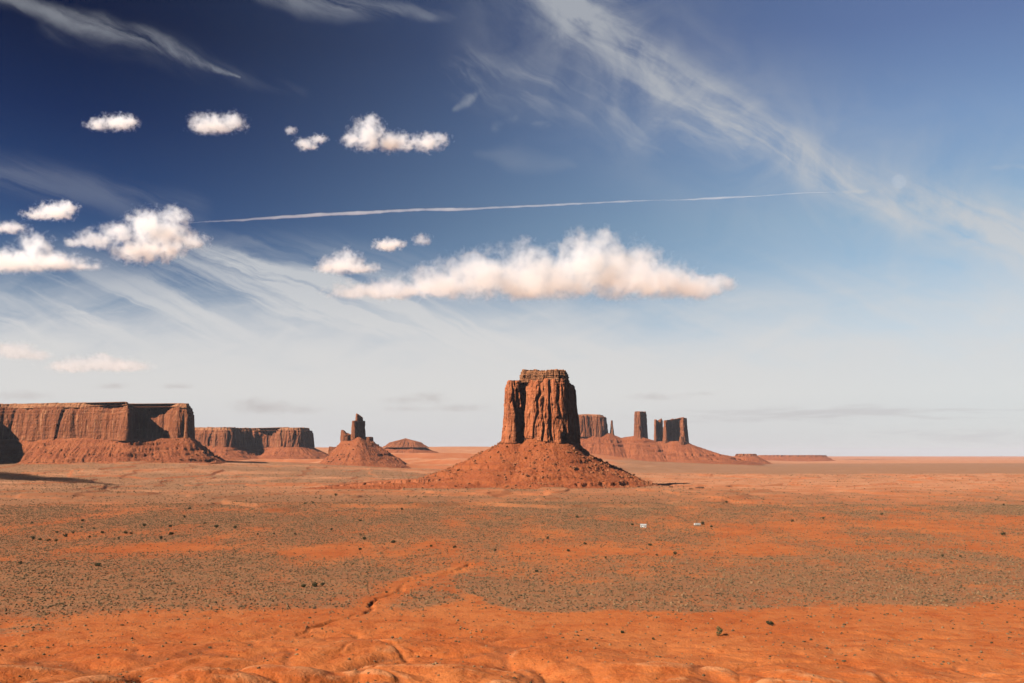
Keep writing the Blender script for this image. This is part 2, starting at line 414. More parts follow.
def ground():
    # one fan-shaped sheet, finest where the photograph looks closest, reaching the horizon
    a_in = np.linspace(-R(31), R(31), 1150)
    a_out = np.geomspace(R(31.3), R(75), 90)
    ang = np.concatenate([-a_out[::-1], a_in, a_out])
    r = [140.0]
    while r[-1] < 70000:
        q = r[-1]
        st = 0.012 if q < 300 else 0.0032 if q < 640 else 0.0062 if q < 6000 else 0.009 if q < 14000 else 0.03
        r.append(q * (1 + st))
    r = np.array(r)
    A, Rr = np.meshgrid(ang, r)
    X, Y = np.sin(A) * Rr, np.cos(A) * Rr
    Z = height(X, Y)
    V = np.stack([X, Y, Z], -1).reshape(-1, 3)
    nr, na = X.shape
    i = np.arange(nr - 1)[:, None] * na + np.arange(na - 1)[None]
    Q = np.stack([i, i + 1, i + na + 1, i + na], -1).reshape(-1, 4)
    me = mesh_np('ground', V, Q)
    vg = veg(X, Y)
    w = near_w(X, Y)
    # crests: where the surface stands above its surroundings
    k = 7
    Zs = np.cumsum(np.pad(Z, ((k, k), (k, k)), 'edge'), 0); Zs = (Zs[2 * k:] - Zs[:-2 * k]) / (2 * k)
    Zs = np.cumsum(Zs, 1); Zs = (Zs[:, 2 * k:] - Zs[:, :-2 * k]) / (2 * k)
    Zs = Zs[:nr, :na]
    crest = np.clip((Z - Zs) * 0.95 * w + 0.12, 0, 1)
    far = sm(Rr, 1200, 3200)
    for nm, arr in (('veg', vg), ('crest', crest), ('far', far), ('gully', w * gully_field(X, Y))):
        at = me.attributes.new(nm, 'FLOAT', 'POINT'); at.data.foreach_set('value', arr.astype(np.float32).ravel())
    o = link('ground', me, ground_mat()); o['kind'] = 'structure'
ground()

# ------------------------------------------------------------------ rock
def rock_mat(name, A, B, C, vscale, strata, varnish=0.5, bump=1.6, talus=False):
    m, t, out = new_mat(name)
    bs = t.nodes.new('ShaderNodeBsdfPrincipled'); t.links.new(bs.outputs[0], out.inputs['Surface'])
    bs.inputs['Roughness'].default_value = 0.9; bs.inputs['Specular IOR Level'].default_value = 0.15
    g = t.nodes.new('ShaderNodeNewGeometry'); p = E(t, g.outputs['Position'])
    x, y, z = sep(p)
    s = 1.0 / vscale
    n1 = noise(p, s * 0.6, 5.0, 0.6)
    n2 = noise(p, s * 3.0, 5.0, 0.65)
    c = mix(sst(n1 * 0.6 + n2 * 0.4, 0.36, 0.64), A, B)
    # strata
    lay = noise(comb(t, x * (0.15 * s), y * (0.15 * s), z * strata), 1.0, 3.0, 0.6)
    c = mix(sst(lay, 0.42, 0.62) * (0.5 if talus else 0.35), c, C)
    if talus:
        sp = voro(p, s * 2.2); sp2 = noise(p, s * 7.0, 3.0, 0.6)
        c = mix(sst(sp, 0.30, 0.16) * sst(n1, 0.42, 0.6) * 0.55, c, (0.0680, 0.0238, 0.0122))
        c = mix(sst(sp2, 0.60, 0.72) * 0.35, c, (0.3536, 0.1700, 0.0884))
        hgt = n2 * 1.0 + sp2 * 0.5 + sp * 0.3
    else:
        # vertical streaks of desert varnish
        st = noise(comb(t, x * (2.2 * s), y * (2.2 * s), z * (0.14 * s)), 1.0, 5.0, 0.62, 0.3)
        c = mix(sst(st, 0.50, 0.68) * varnish, c, (0.0578, 0.0238, 0.0150))
        st2 = noise(comb(t, x * (5.0 * s), y * (5.0 * s), z * (0.25 * s)), 1.0, 4.0, 0.6, 0.2)
        c = mix(sst(st2, 0.55, 0.68) * 0.45, c, (0.3808, 0.1836, 0.0884))
        hgt = st * 1.0 + n2 * 0.9 + lay * 0.5 + st2 * 0.4
    put(t, bs.inputs['Base Color'], c)
    bp = t.nodes.new('ShaderNodeBump'); bp.inputs['Strength'].default_value = 0.8; bp.inputs['Distance'].default_value = 0.22 * vscale * bump
    put(t, bp.inputs['Height'], hgt)
    t.links.new(bp.outputs[0], bs.inputs['Normal'])
    return m

def closed(pts, n):
    """smooth closed outline through pts, n points evenly spaced"""
    pts = np.array(pts, float); k = len(pts); out = []
    for i in range(k):
        p0, p1, p2, p3 = pts[i - 1], pts[i], pts[(i + 1) % k], pts[(i + 2) % k]
        t = np.linspace(0, 1, 24, endpoint=False)[:, None]
        tn = 0.55
        m1, m2 = (p2 - p0) * tn * 0.7, (p3 - p1) * tn * 0.7
        out.append((2 * t ** 3 - 3 * t ** 2 + 1) * p1 + (t ** 3 - 2 * t ** 2 + t) * m1 + (-2 * t ** 3 + 3 * t ** 2) * p2 + (t ** 3 - t ** 2) * m2)
    c = np.concatenate(out); c2 = np.vstack([c, c[:1]])
    s = np.concatenate([[0], np.cumsum(np.hypot(*np.diff(c2, axis=0).T))])
    q = np.linspace(0, s[-1], n, endpoint=False)
    return np.stack([np.interp(q, s, c2[:, 0]), np.interp(q, s, c2[:, 1])], -1), s[-1]
def normals(c, blur=0):
    d = np.roll(c, -1, 0) - np.roll(c, 1, 0)
    n = np.stack([d[:, 1], -d[:, 0]], -1)
    n /= np.linalg.norm(n, axis=1)[:, None] + 1e-9
    area = 0.5 * np.sum(c[:, 0] * np.roll(c[:, 1], -1) - np.roll(c[:, 0], -1) * c[:, 1])
    if area < 0: n = -n
    if blur:
        k = np.hanning(2 * blur + 1); k /= k.sum()
        n = np.stack([np.convolve(np.concatenate([n[-blur:, i], n[:, i], n[:blur, i]]), k, 'valid') for i in (0, 1)], -1)
        n /= np.linalg.norm(n, axis=1)[:, None] + 1e-9
    return n
def ring_quads(N, M):
    i = np.arange(M - 1)[:, None] * N + np.arange(N)[None]
    j = np.arange(M - 1)[:, None] * N + (np.arange(N)[None] + 1) % N
    return np.stack([i, j, j + N, i + N], -1).reshape(-1, 4)

def cliff(name, pts, zf, zt, mat, parent, n=600, m=90, flute=6.0, fw=22.0, batter=0.05, ledges=(), seed=0, rim=2.0, dome=0.0, crack=1.0, taper=None, org=(0, 0, 0), inset=0.0, bexp=1.2, strat=0.04):
    c, per = closed(pts, n); nr = normals(c, 2)
    if inset: c = c - normals(c, 12) * inset
    zf = zf(c) if callable(zf) else np.full(n, float(zf)); zt = zt(c) if callable(zt) else np.full(n, float(zt))
    zt = zt + rim * fbm(c[:, 0] / (fw * 0.8), c[:, 1] / (fw * 0.8), seed + 0.5, 4)
    t = np.linspace(0, 1, m)[:, None]
    Z = zf + t * (zt - zf); H = (zt - zf).mean()
    X0, Y0 = np.broadcast_to(c[:, 0], Z.shape), np.broadcast_to(c[:, 1], Z.shape)
    sx, sy = X0 + seed * 131.0, Y0 - seed * 57.0
    wob = 0.18 * fw * pn(sx / (fw * 2), sy / (fw * 2), Z / (fw * 2.2) + seed)
    a = np.abs(pn((sx + wob) / fw, (sy - wob) / fw, Z / (fw * 14) + seed))
    b = np.abs(pn((sx + wob) / (fw * 0.38), (sy + wob) / (fw * 0.38), Z / (fw * 7) + seed * 2))
    f = fbm(sx / (fw * 0.45), sy / (fw * 0.45), Z / (fw * 1.7), 4)
    cr = np.exp(-(pn((sx + wob) / (fw * 1.6), (sy + wob) / (fw * 1.6), Z / (fw * 14) + seed * 3 + 40) / 0.06) ** 2)
    off = flute * (1.5 * np.minimum(a, 0.45) + 0.55 * np.minimum(b, 0.4) + 0.35 * f - 1.2 * crack * cr - 0.55)
    f3 = fbm(sx / (fw * 0.16), sy / (fw * 0.16), Z / (fw * 0.5), 4, 0.6)
    q = flute * 0.42                              # joint faces: the wall breaks into flat slabs
    jog = 0.14 * flute * pn(sx / (fw * 0.7), sy / (fw * 0.7), np.floor(Z / (fw * 1.3) + 0.6 * f) * 2.7 + seed)
    oq = off + jog
    oq = np.floor(oq / q) * q + q * sm(oq / q - np.floor(oq / q), 0.35, 0.65)
    off = 0.35 * off + 0.65 * oq + 0.10 * flute * f3
    off = off + batter * H * (1 - t) ** bexp
    for (lt, dep) in ledges:                     # every ledge sets the wall above it back
        off = off - dep * sm(t + 0.02 * f, lt - 0.006, lt + 0.006)
    off = off - flute * strat * np.abs(pn(sx / (fw * 3), sy / (fw * 3), Z / (fw * 0.3) + seed)) 
    off = off - 0.35 * flute * sm(t, 0.965, 1.0)
    X, Y = X0 + nr[:, 0] * off, Y0 + nr[:, 1] * off
    if taper is not None:
        ce = c.mean(0); kx = 1 - taper * t
        X, Y = ce[0] + (X - ce[0]) * kx, ce[1] + (Y - ce[1]) * kx
    rings = [np.stack([X, Y, Z], -1)]
    top = rings[0][-1]; ce = top.mean(0)
    for q in (0.94, 0.8, 0.6, 0.4, 0.2, 0.03):
        rg = top.copy(); rg[:, :2] = ce[:2] + (top[:, :2] - ce[:2]) * q
        rg[:, 2] = top[:, 2] * q + top[:, 2].mean() * (1 - q) + (1 - q) * dome + 0.8 * rim * fbm(rg[:, 0] / fw, rg[:, 1] / fw, seed, 3) * (1 - q)
        rings.append(rg[None])
    V = np.concatenate(rings, 0)
    me = mesh_np(name, V.reshape(-1, 3) - np.array(org), ring_quads(n, V.shape[0]))
    return link(name, me, mat, parent)

def talus(name, pts, zf, zg, length, mat, parent, n=700, m=110, seed=0, band=26.0, gully=1.0, rough=1.0, conc=1.25, inset=6.0, blur=40, org=(0, 0, 0), led=0.6):
    """a slope of rubble from the foot of a cliff down to the plain; length(angle) is how far it reaches out"""
    c, per = closed(pts, n); nr = normals(c, blur)
    zf = zf(c) if callable(zf) else np.full(n, float(zf))
    kk = np.hanning(31); kk /= kk.sum()
    zf = np.convolve(np.concatenate([zf[-15:], zf, zf[:15]]), kk, 'valid')
    Ln = length(nr, c) if callable(length) else np.full(n, float(length))
    k = np.hanning(2 * blur + 1); k /= k.sum()
    Ln = np.convolve(np.concatenate([Ln[-blur:], Ln, Ln[:blur]]), k, 'valid')
    t = np.linspace(-0.04, 1.06, m)[:, None]
    d = np.where(t < 0, t * inset / 0.04, t * Ln)
    X, Y = c[:, 0] + nr[:, 0] * d, c[:, 1] + nr[:, 1] * d
    H = zf - zg
    tc = np.clip(t, 0, 1)
    sc = max(H.mean(), 12.0)
    sx, sy = X + seed * 91.0, Y + seed * 37.0
    g = np.abs(pn(sx / (0.42 * sc), sy / (0.42 * sc), seed)) * 1.3 + np.abs(pn(sx / (0.16 * sc), sy / (0.16 * sc), seed + 3)) * 0.7
    f = fbm(sx / (0.2 * sc), sy / (0.2 * sc), seed + 7.0, 5, 0.58)
    mid = np.clip(tc * (1 - tc) * 4, 0, 1)
    tt = np.clip(tc + 0.06 * (pn(sx / (0.9 * sc), sy / (0.9 * sc), seed + 11.0)) * mid, 0, 1)
    Z = zg + H * (1 - tt) ** conc
    f2 = fbm(sx / (0.055 * sc), sy / (0.055 * sc), seed + 17.0, 4, 0.6)
    Z = Z + gully * 0.040 * sc * (g - 0.6) * mid
    rb = np.abs(pn(c[:, 0] / (0.30 * sc) + seed * 3.0, c[:, 1] / (0.30 * sc), tc * 0.9)) + 0.5 * np.abs(pn(c[:, 0] / (0.13 * sc), c[:, 1] / (0.13 * sc) + seed, tc * 1.6))
    Z = Z + gully * 0.075 * sc * (rb - 0.5) * mid
    # hard layers stand out as small steps
    zz = (Z + 0.03 * sc * f + 0.55 * band * pn(sx / (1.6 * sc), sy / (1.6 * sc), seed + 21.0)) / band
    fr = zz - np.floor(zz)
    step = (np.floor(zz) + 0.42 * fr + 0.58 * sm(fr, 0.82, 0.93)) * band
    lm = led * sm(pn(sx / (1.3 * sc), sy / (1.3 * sc), np.floor(zz) * 3.7 + seed), -0.02, 0.30) * np.clip(mid * 2, 0, 1)
    Z = Z + (step - zz * band) * lm
    Z = Z + rough * sc * (0.010 * f + 0.008 * f2)
    Z = np.where(t < 0, zf + (-t) * 6, Z)
    Z = Z - np.clip((t - 0.97) / 0.09, 0, 1) * 12.0
    V = np.stack([X, Y, Z], -1)
    me = mesh_np(name, V.reshape(-1, 3) - np.array(org), ring_quads(n, m))
    o = link(name, me, mat, parent)
    return o, V[4:-8]

def rubble(name, V, count, s0, s1, mat, parent, seed=0, org=(0, 0, 0), clump=0.0):
    """fallen blocks lying on a slope: a scatter nobody could count"""
    rs = np.random.RandomState(seed)
    bm = bmesh.new(); bmesh.ops.create_icosphere(bm, subdivisions=1, radius=1.0)
    base = np.array([v.co[:] for v in bm.verts]); tri = np.array([[v.index for v in f.verts] for f in bm.faces]); bm.free()
    fl = V.reshape(-1, 3)
    den = np.clip(0.35 + clump * fbm(fl[:, 0] / 40, fl[:, 1] / 40, seed, 3), 0.0, None) ** 2
    den = den * np.repeat(np.linspace(0.5, 1.2, V.shape[0]), V.shape[1])
    idx = rs.choice(len(fl), count, p=den / den.sum())
    VV, TT = [], []
    for k_, i in enumerate(idx):
        s = s0 * (s1 / s0) ** (rs.rand() ** 2.2)
        b = base * (1 + 0.35 * rs.randn(len(base), 1).clip(-1, 1)) * np.array([1, rs.uniform(.7, 1.2), rs.uniform(.55, 1.0)]) * s
        a_ = rs.rand() * 6.28; ca, sa = math.cos(a_), math.sin(a_)
        b = np.stack([b[:, 0] * ca - b[:, 1] * sa, b[:, 0] * sa + b[:, 1] * ca, b[:, 2]], -1)
        VV.append(b + fl[i] + np.array([rs.randn() * 2, rs.randn() * 2, s * 0.25])); TT.append(tri + k_ * len(base))
    me = mesh_np(name, np.concatenate(VV) - np.array(org), None, np.concatenate(TT), smooth=False)
    o = link(name, me, mat, parent); o['kind'] = 'stuff'
    return o

def outline(pts, Y, dpx=None):
    """outline given in photograph columns and depth offsets (in columns too) -> plan points"""
    k = Y / F
    return [((px - 512.0) / F * (Y + dy * k) * cP, Y + dy * k) for px, dy in pts]

CLIFF = rock_mat('red_sandstone_wall', (0.245, 0.066, 0.022), (0.31, 0.095, 0.037), (0.155, 0.041, 0.015), 26.0, 0.10, 0.42)
CAP = rock_mat('banded_cap_rock', (0.2035, 0.0778, 0.0329), (0.2753, 0.1197, 0.0539), (0.1197, 0.0449, 0.0209), 12.0, 0.35, 0.35)
TALUS = rock_mat('red_rubble_slope', (0.1917, 0.0474, 0.0133), (0.2281, 0.0639, 0.0205), (0.1642, 0.0350, 0.0098), 14.0, 0.12, talus=True)
BLOCK = rock_mat('fallen_block', (0.1676, 0.0509, 0.0180), (0.2513, 0.0898, 0.0359), (0.1197, 0.0359, 0.0150), 6.0, 0.3, 0.3)
CLIFF_FAR = rock_mat('red_sandstone_far_wall', (0.1507, 0.0433, 0.0157), (0.1917, 0.0618, 0.0243), (0.1096, 0.0309, 0.0118), 45.0, 0.06, 0.5)
TALUS_FAR = rock_mat('red_rubble_far_slope', (0.1826, 0.0495, 0.0166), (0.2190, 0.0659, 0.0235), (0.1460, 0.0350, 0.0118), 28.0, 0.06, talus=True)

# ---- the central butte
def main_butte():
    Y = 2680.0; k = Y / F
    fp = [(506.5, 12), (508, -5), (513, -8), (519, -5), (521, -1), (523.5, 2), (527, 0), (530, -5), (534, -9), (546, -16), (556, -17), (564, -14), (567, -8), (571, 12), (575, 30), (572, 48), (545, 56), (515, 50), (507, 32)]
    pts = outline(fp, Y)
    ce = np.mean(pts, 0); org = (ce[0], ce[1], 0.0)
    root = empty('sandstone_butte', org)
    tag(root, 'tall flat-capped red butte with a wide rubble skirt, alone in the middle of the plain', 'butte')
    xa = (532 - 512) * k
    def foot(c): return ZAT(440, Y) + 14 * np.exp(-((c[:, 0] - xa) / 26.0) ** 2) + 4 * fbm(c[:, 0] / 50, c[:, 1] / 50, 1.0, 2)
    zt = ZAT(381, Y)
    def top(c):
        u = c[:, 0] / k + 512
        return zt + 3.0 * sm(u, 517, 523) * (1 - sm(u, 566, 572)) - 8 * sm(u, 568, 577)
    cl = cliff('cliff', pts, lambda c: foot(c) - 8, top, CLIFF, root, n=1500, m=170, flute=9.5, fw=25.0, batter=0.075, seed=1, rim=2.5, ledges=[(0.93, 2.0)], org=org)
    cp = outline([(520, 14), (521, -2), (530, -4), (537, -8), (547, -13), (557, -14), (565, -10), (568, 2), (569, 18), (565, 36), (545, 44), (525, 38)], Y)
    cliff('cap_rock', cp, zt - 4, ZAT(370.5, Y), CAP, root, n=900, m=70, flute=4.4, fw=10.0, batter=0.05, seed=3, rim=4.0, ledges=[(0.25, 1.6), (0.5, -1.2), (0.62, 2.4), (0.82, 2.2)], crack=0.6, strat=0.9, org=org)
    def ln(nr, c):
        a = np.arctan2(nr[:, 1], nr[:, 0])
        return 226 + 32 * np.cos(a - R(5)) ** 2 + 75 * np.clip(-nr[:, 0], 0, 1) ** 2 + 12 * fbm(c[:, 0] / 80, c[:, 1] / 80, 5.0, 2)
    tl, V = talus('talus_slope', pts, lambda c: foot(c) - 1, 0.0, ln, TALUS, root, n=1500, m=230, seed=2, band=19.0, conc=1.55, org=org, led=0.8, gully=1.0, rough=1.2, blur=90)
    rubble('fallen_blocks', V, 6000, 0.8, 4.6, BLOCK, root, seed=4, org=org, clump=0.5)
main_butte()

# ---- low bench running left from the butte
def bench():
    Y = 2600.0
    pts = outline([(322, 0), (345, -6), (385, -9), (420, -10), (450, -8), (470, 4), (450, 16), (400, 14), (350, 10)], Y)
    ce = np.mean(pts, 0); org = (ce[0], ce[1], 0.0); k = Y / F
    root = empty('rock_bench', org)
    tag(root, 'long low notched red rock bench running left from the foot of the butte', 'rock ledge')
    def foot(c): return 5 + 13 * sm(c[:, 0] / k + 512, 315, 430)
    cliff('ledge', pts, lambda c: foot(c) - 4, lambda c: foot(c) + 1.5 + 5 * sm(c[:, 0] / k + 512, 318, 440), CLIFF, root, n=1300, m=26, flute=4.0, fw=34.0, batter=0.6, seed=7, rim=1.4, dome=6.0, crack=1.3, org=org)
    t_, V = talus('apron', pts, foot, 0.0, lambda nr, c: 38 + 30 * np.clip(-nr[:, 0], 0, 1) + 8 * fbm(c[:, 0] / 60, c[:, 1] / 60, 3.0, 2), TALUS, root, n=1100, m=40, seed=5, band=5.0, blur=50, org=org, rough=2.0)
    rubble('fallen_blocks', V, 260, 0.8, 2.8, BLOCK, root, seed=8, org=org, clump=0.5)
bench()

# ---- the left mesa
def left_mesa():
    Y = 4300.0; k = Y / F
    fp = [(-230, 60), (-220, -40), (-160, -66), (-100, -66), (-70, -56), (-52, -38), (-33, -6), (-22, 14), (8, 24), (30, 14), (60, 6), (90, 2), (112, -4), (123, -12), (127.5, -10), (130, 6), (134, 22), (144, 30), (155, 30), (163, 22), (170, 14), (178, 12), (187, 14), (192, 30), (191, 70), (180, 110), (90, 140), (-90, 140)]
    pts = outline(fp, Y)
    ce = np.mean(pts, 0); org = (ce[0], ce[1], 60.0)
    root = empty('sandstone_mesa', org)
    tag(root, 'broad flat-topped red mesa at the left edge, its cliff crossed by a dark diagonal shadow', 'mesa')
    def foot(c): return ZAT(438, Y) + 6 * fbm(c[:, 0] / 150, c[:, 1] / 150, 2.0, 3)
    zt = ZAT(406, Y)
    cliff('cliff', pts, lambda c: foot(c) - 10, zt, CLIFF_FAR, root, n=2400, m=110, flute=8.0, fw=62.0, batter=0.08, seed=11, rim=3.5, ledges=[(0.80, 4.0), (0.9, 5.0)], org=org, crack=0.9)
    cliff('cap_rock', pts, zt - 5, lambda c: np.full(len(c), ZAT(402.6, Y)), CAP, root, n=2000, m=30, flute=3.0, fw=22.0, batter=0.35, seed=13, rim=4.5, ledges=[(0.5, 3.0)], strat=0.9, org=org, inset=18)
    tp = outline([(-230, 60), (-220, -40), (-160, -62), (-100, -62), (-70, -50), (-33, -2), (8, 20), (60, 4), (112, -4), (128, -8), (150, 2), (176, 8), (190, 14), (194, 40), (180, 110), (90, 140), (-90, 140)], Y)
    t_, V = talus('talus_slope', tp, lambda c: foot(c) - 1, 52.0, lambda nr, c: 125 + 35 * np.clip(nr[:, 0], 0, 1) + 26 * fbm(c[:, 0] / 160, c[:, 1] / 160, 5.0, 2), TALUS_FAR, root, n=2000, m=110, seed=12, band=24.0, blur=60, org=org, led=0.8, gully=1.6, conc=1.15, inset=130)
    rubble('fallen_blocks', V, 1500, 1.6, 6.0, BLOCK, root, seed=14, org=org, clump=0.5)
left_mesa()

# ---- the second mesa behind it
def second_mesa():
    Y = 7000.0
    fp = [(150, 40), (185, 5), (205, -4), (222, -8), (232, -4), (240, 10), (256, 24), (270, 26), (277, 10), (288, 4), (300, 6), (309, 18), (312, 34), (305, 60), (250, 90), (170, 90)]
    pts = outline(fp, Y); ce = np.mean(pts, 0); org = (ce[0], ce[1], 60.0)
    root = empty('sandstone_mesa', org)
    tag(root, 'lower flat-topped mesa behind the right end of the big left mesa', 'mesa')
    zt = ZAT(430, Y)
    cliff('cliff', pts, ZAT(447, Y), zt, CLIFF_FAR, root, n=1500, m=60, flute=15.0, fw=60.0, batter=0.10, seed=21, rim=4.0, ledges=[(0.85, 6.0)], org=org)
    cliff('cap_rock', pts, zt - 6, ZAT(427.3, Y), CAP, root, n=1200, m=24, flute=6.0, fw=26.0, batter=0.5, seed=22, rim=4.0, strat=0.9, org=org, inset=26)
    talus('talus_slope', pts, ZAT(446, Y), ZAT(459, Y), lambda nr, c: 170 + 50 * np.clip(nr[:, 0], 0, 1) + 30 * fbm(c[:, 0] / 200, c[:, 1] / 200, 5.0, 2), TALUS_FAR, root, n=1200, m=80, seed=23, band=26.0, blur=50, org=org, led=0.7, gully=1.6)
second_mesa()

# ---- the throne-like spire
def spire():
    Y = 5600.0; k = Y / F
    cx = 357
    base = outline([(341, 0), (349, -9), (360, -11), (368, -6), (373, 4), (364, 12), (350, 12)], Y)
    ce = np.mean(base, 0); org = (ce[0], ce[1], 60.0)
    root = empty('rock_spire', org)
    tag(root, 'jagged throne-shaped dark rock spire on a red cone, left of the central butte', 'rock spire')
    cliff('tower', outline([(351.5, 0), (352.5, -7), (354, -8), (358, -3), (364, 5), (364.5, 8), (358, 10), (352, 7)], Y), ZAT(440, Y), ZAT(421, Y), CLIFF_FAR, root, n=260, m=60, flute=8.0, fw=26.0, batter=0.03, seed=31, rim=6, org=org)
    cliff('pinnacle', outline([(355, 2), (355.3, -4), (356.5, -5), (359.5, -1), (363, 4), (361, 8), (356, 6)], Y), ZAT(424, Y), lambda c: ZAT(414, Y) - 20 * sm(c[:, 0] / k + 512, 357.0, 363.5), CLIFF_FAR, root, n=200, m=50, flute=6.0, fw=20.0, batter=0.02, seed=32, rim=5, taper=0.12, org=org)
    cliff('side_tower', outline([(340.5, 4), (342, -1), (346, -2), (350, 0), (351, 6), (346, 9), (342, 8)], Y), ZAT(443, Y), lambda c: ZAT(430, Y) - 26 * sm(c[:, 0] / k + 512, 342.5, 348.5), CLIFF_FAR, root, n=200, m=50, flute=6.0, fw=22.0, batter=0.04, seed=33, rim=4, org=org)
    cliff('shoulder', outline([(364, 3), (366, -2), (370, -2), (373, 3), (371, 8), (366, 8)], Y), ZAT(444, Y), ZAT(437, Y), CLIFF_FAR, root, n=160, m=30, flute=5.0, fw=20.0, batter=0.05, seed=34, rim=4, org=org)
    cliff('rock_outcrop', outline([(329, 6), (330, 0), (336, -3), (341, -2), (342, 6), (336, 10)], Y), ZAT(455, Y), ZAT(447, Y), CLIFF_FAR, root, n=200, m=30, flute=6.0, fw=18.0, batter=0.05, seed=35, rim=4, org=org)
    def foot(c): return ZAT(441, Y) + 22 * np.exp(-((c[:, 0] / k + 512 - 361) / 5.0) ** 2)
    t_, V = talus('talus_slope', base, foot, 18.0, lambda nr, c: 215 + 45 * nr[:, 0] + 26 * fbm(c[:, 0] / 90, c[:, 1] / 90, 6.0, 2), TALUS_FAR, root, n=1100, m=120, seed=36, band=25.0, blur=60, org=org, led=0.7, conc=1.3, gully=1.3, inset=60)
    rubble('fallen_blocks', V, 500, 2.0, 7.5, BLOCK, root, seed=37, org=org, clump=0.6)
spire()

# ---- the rounded low butte right of the spire
def dome_butte():
    Y = 8600.0
    pts = outline([(389, 4), (396, -5), (406, -7), (416, -5), (422, 4), (412, 12), (398, 12)], Y); ce = np.mean(pts, 0); org = (ce[0], ce[1], 90.0)
    root = empty('rounded_butte', org)
    tag(root, 'small rounded red butte on the skyline right of the spire', 'butte')
    cliff('cap_rock', pts, ZAT(447.5, Y), lambda c: np.full(len(c), ZAT(442.5, Y)), CLIFF_FAR, root, n=500, m=30, flute=9.0, fw=50.0, batter=1.6, seed=41, rim=6.0, dome=36.0, strat=0.9, org=org)
    talus('talus_slope', pts, ZAT(446.0, Y), ZAT(457, Y), lambda nr, c: 190 + 60 * np.clip(nr[:, 0], 0, 1), TALUS_FAR, root, n=600, m=60, seed=42, band=30.0, blur=40, org=org, led=0.7, conc=1.0)
dome_butte()

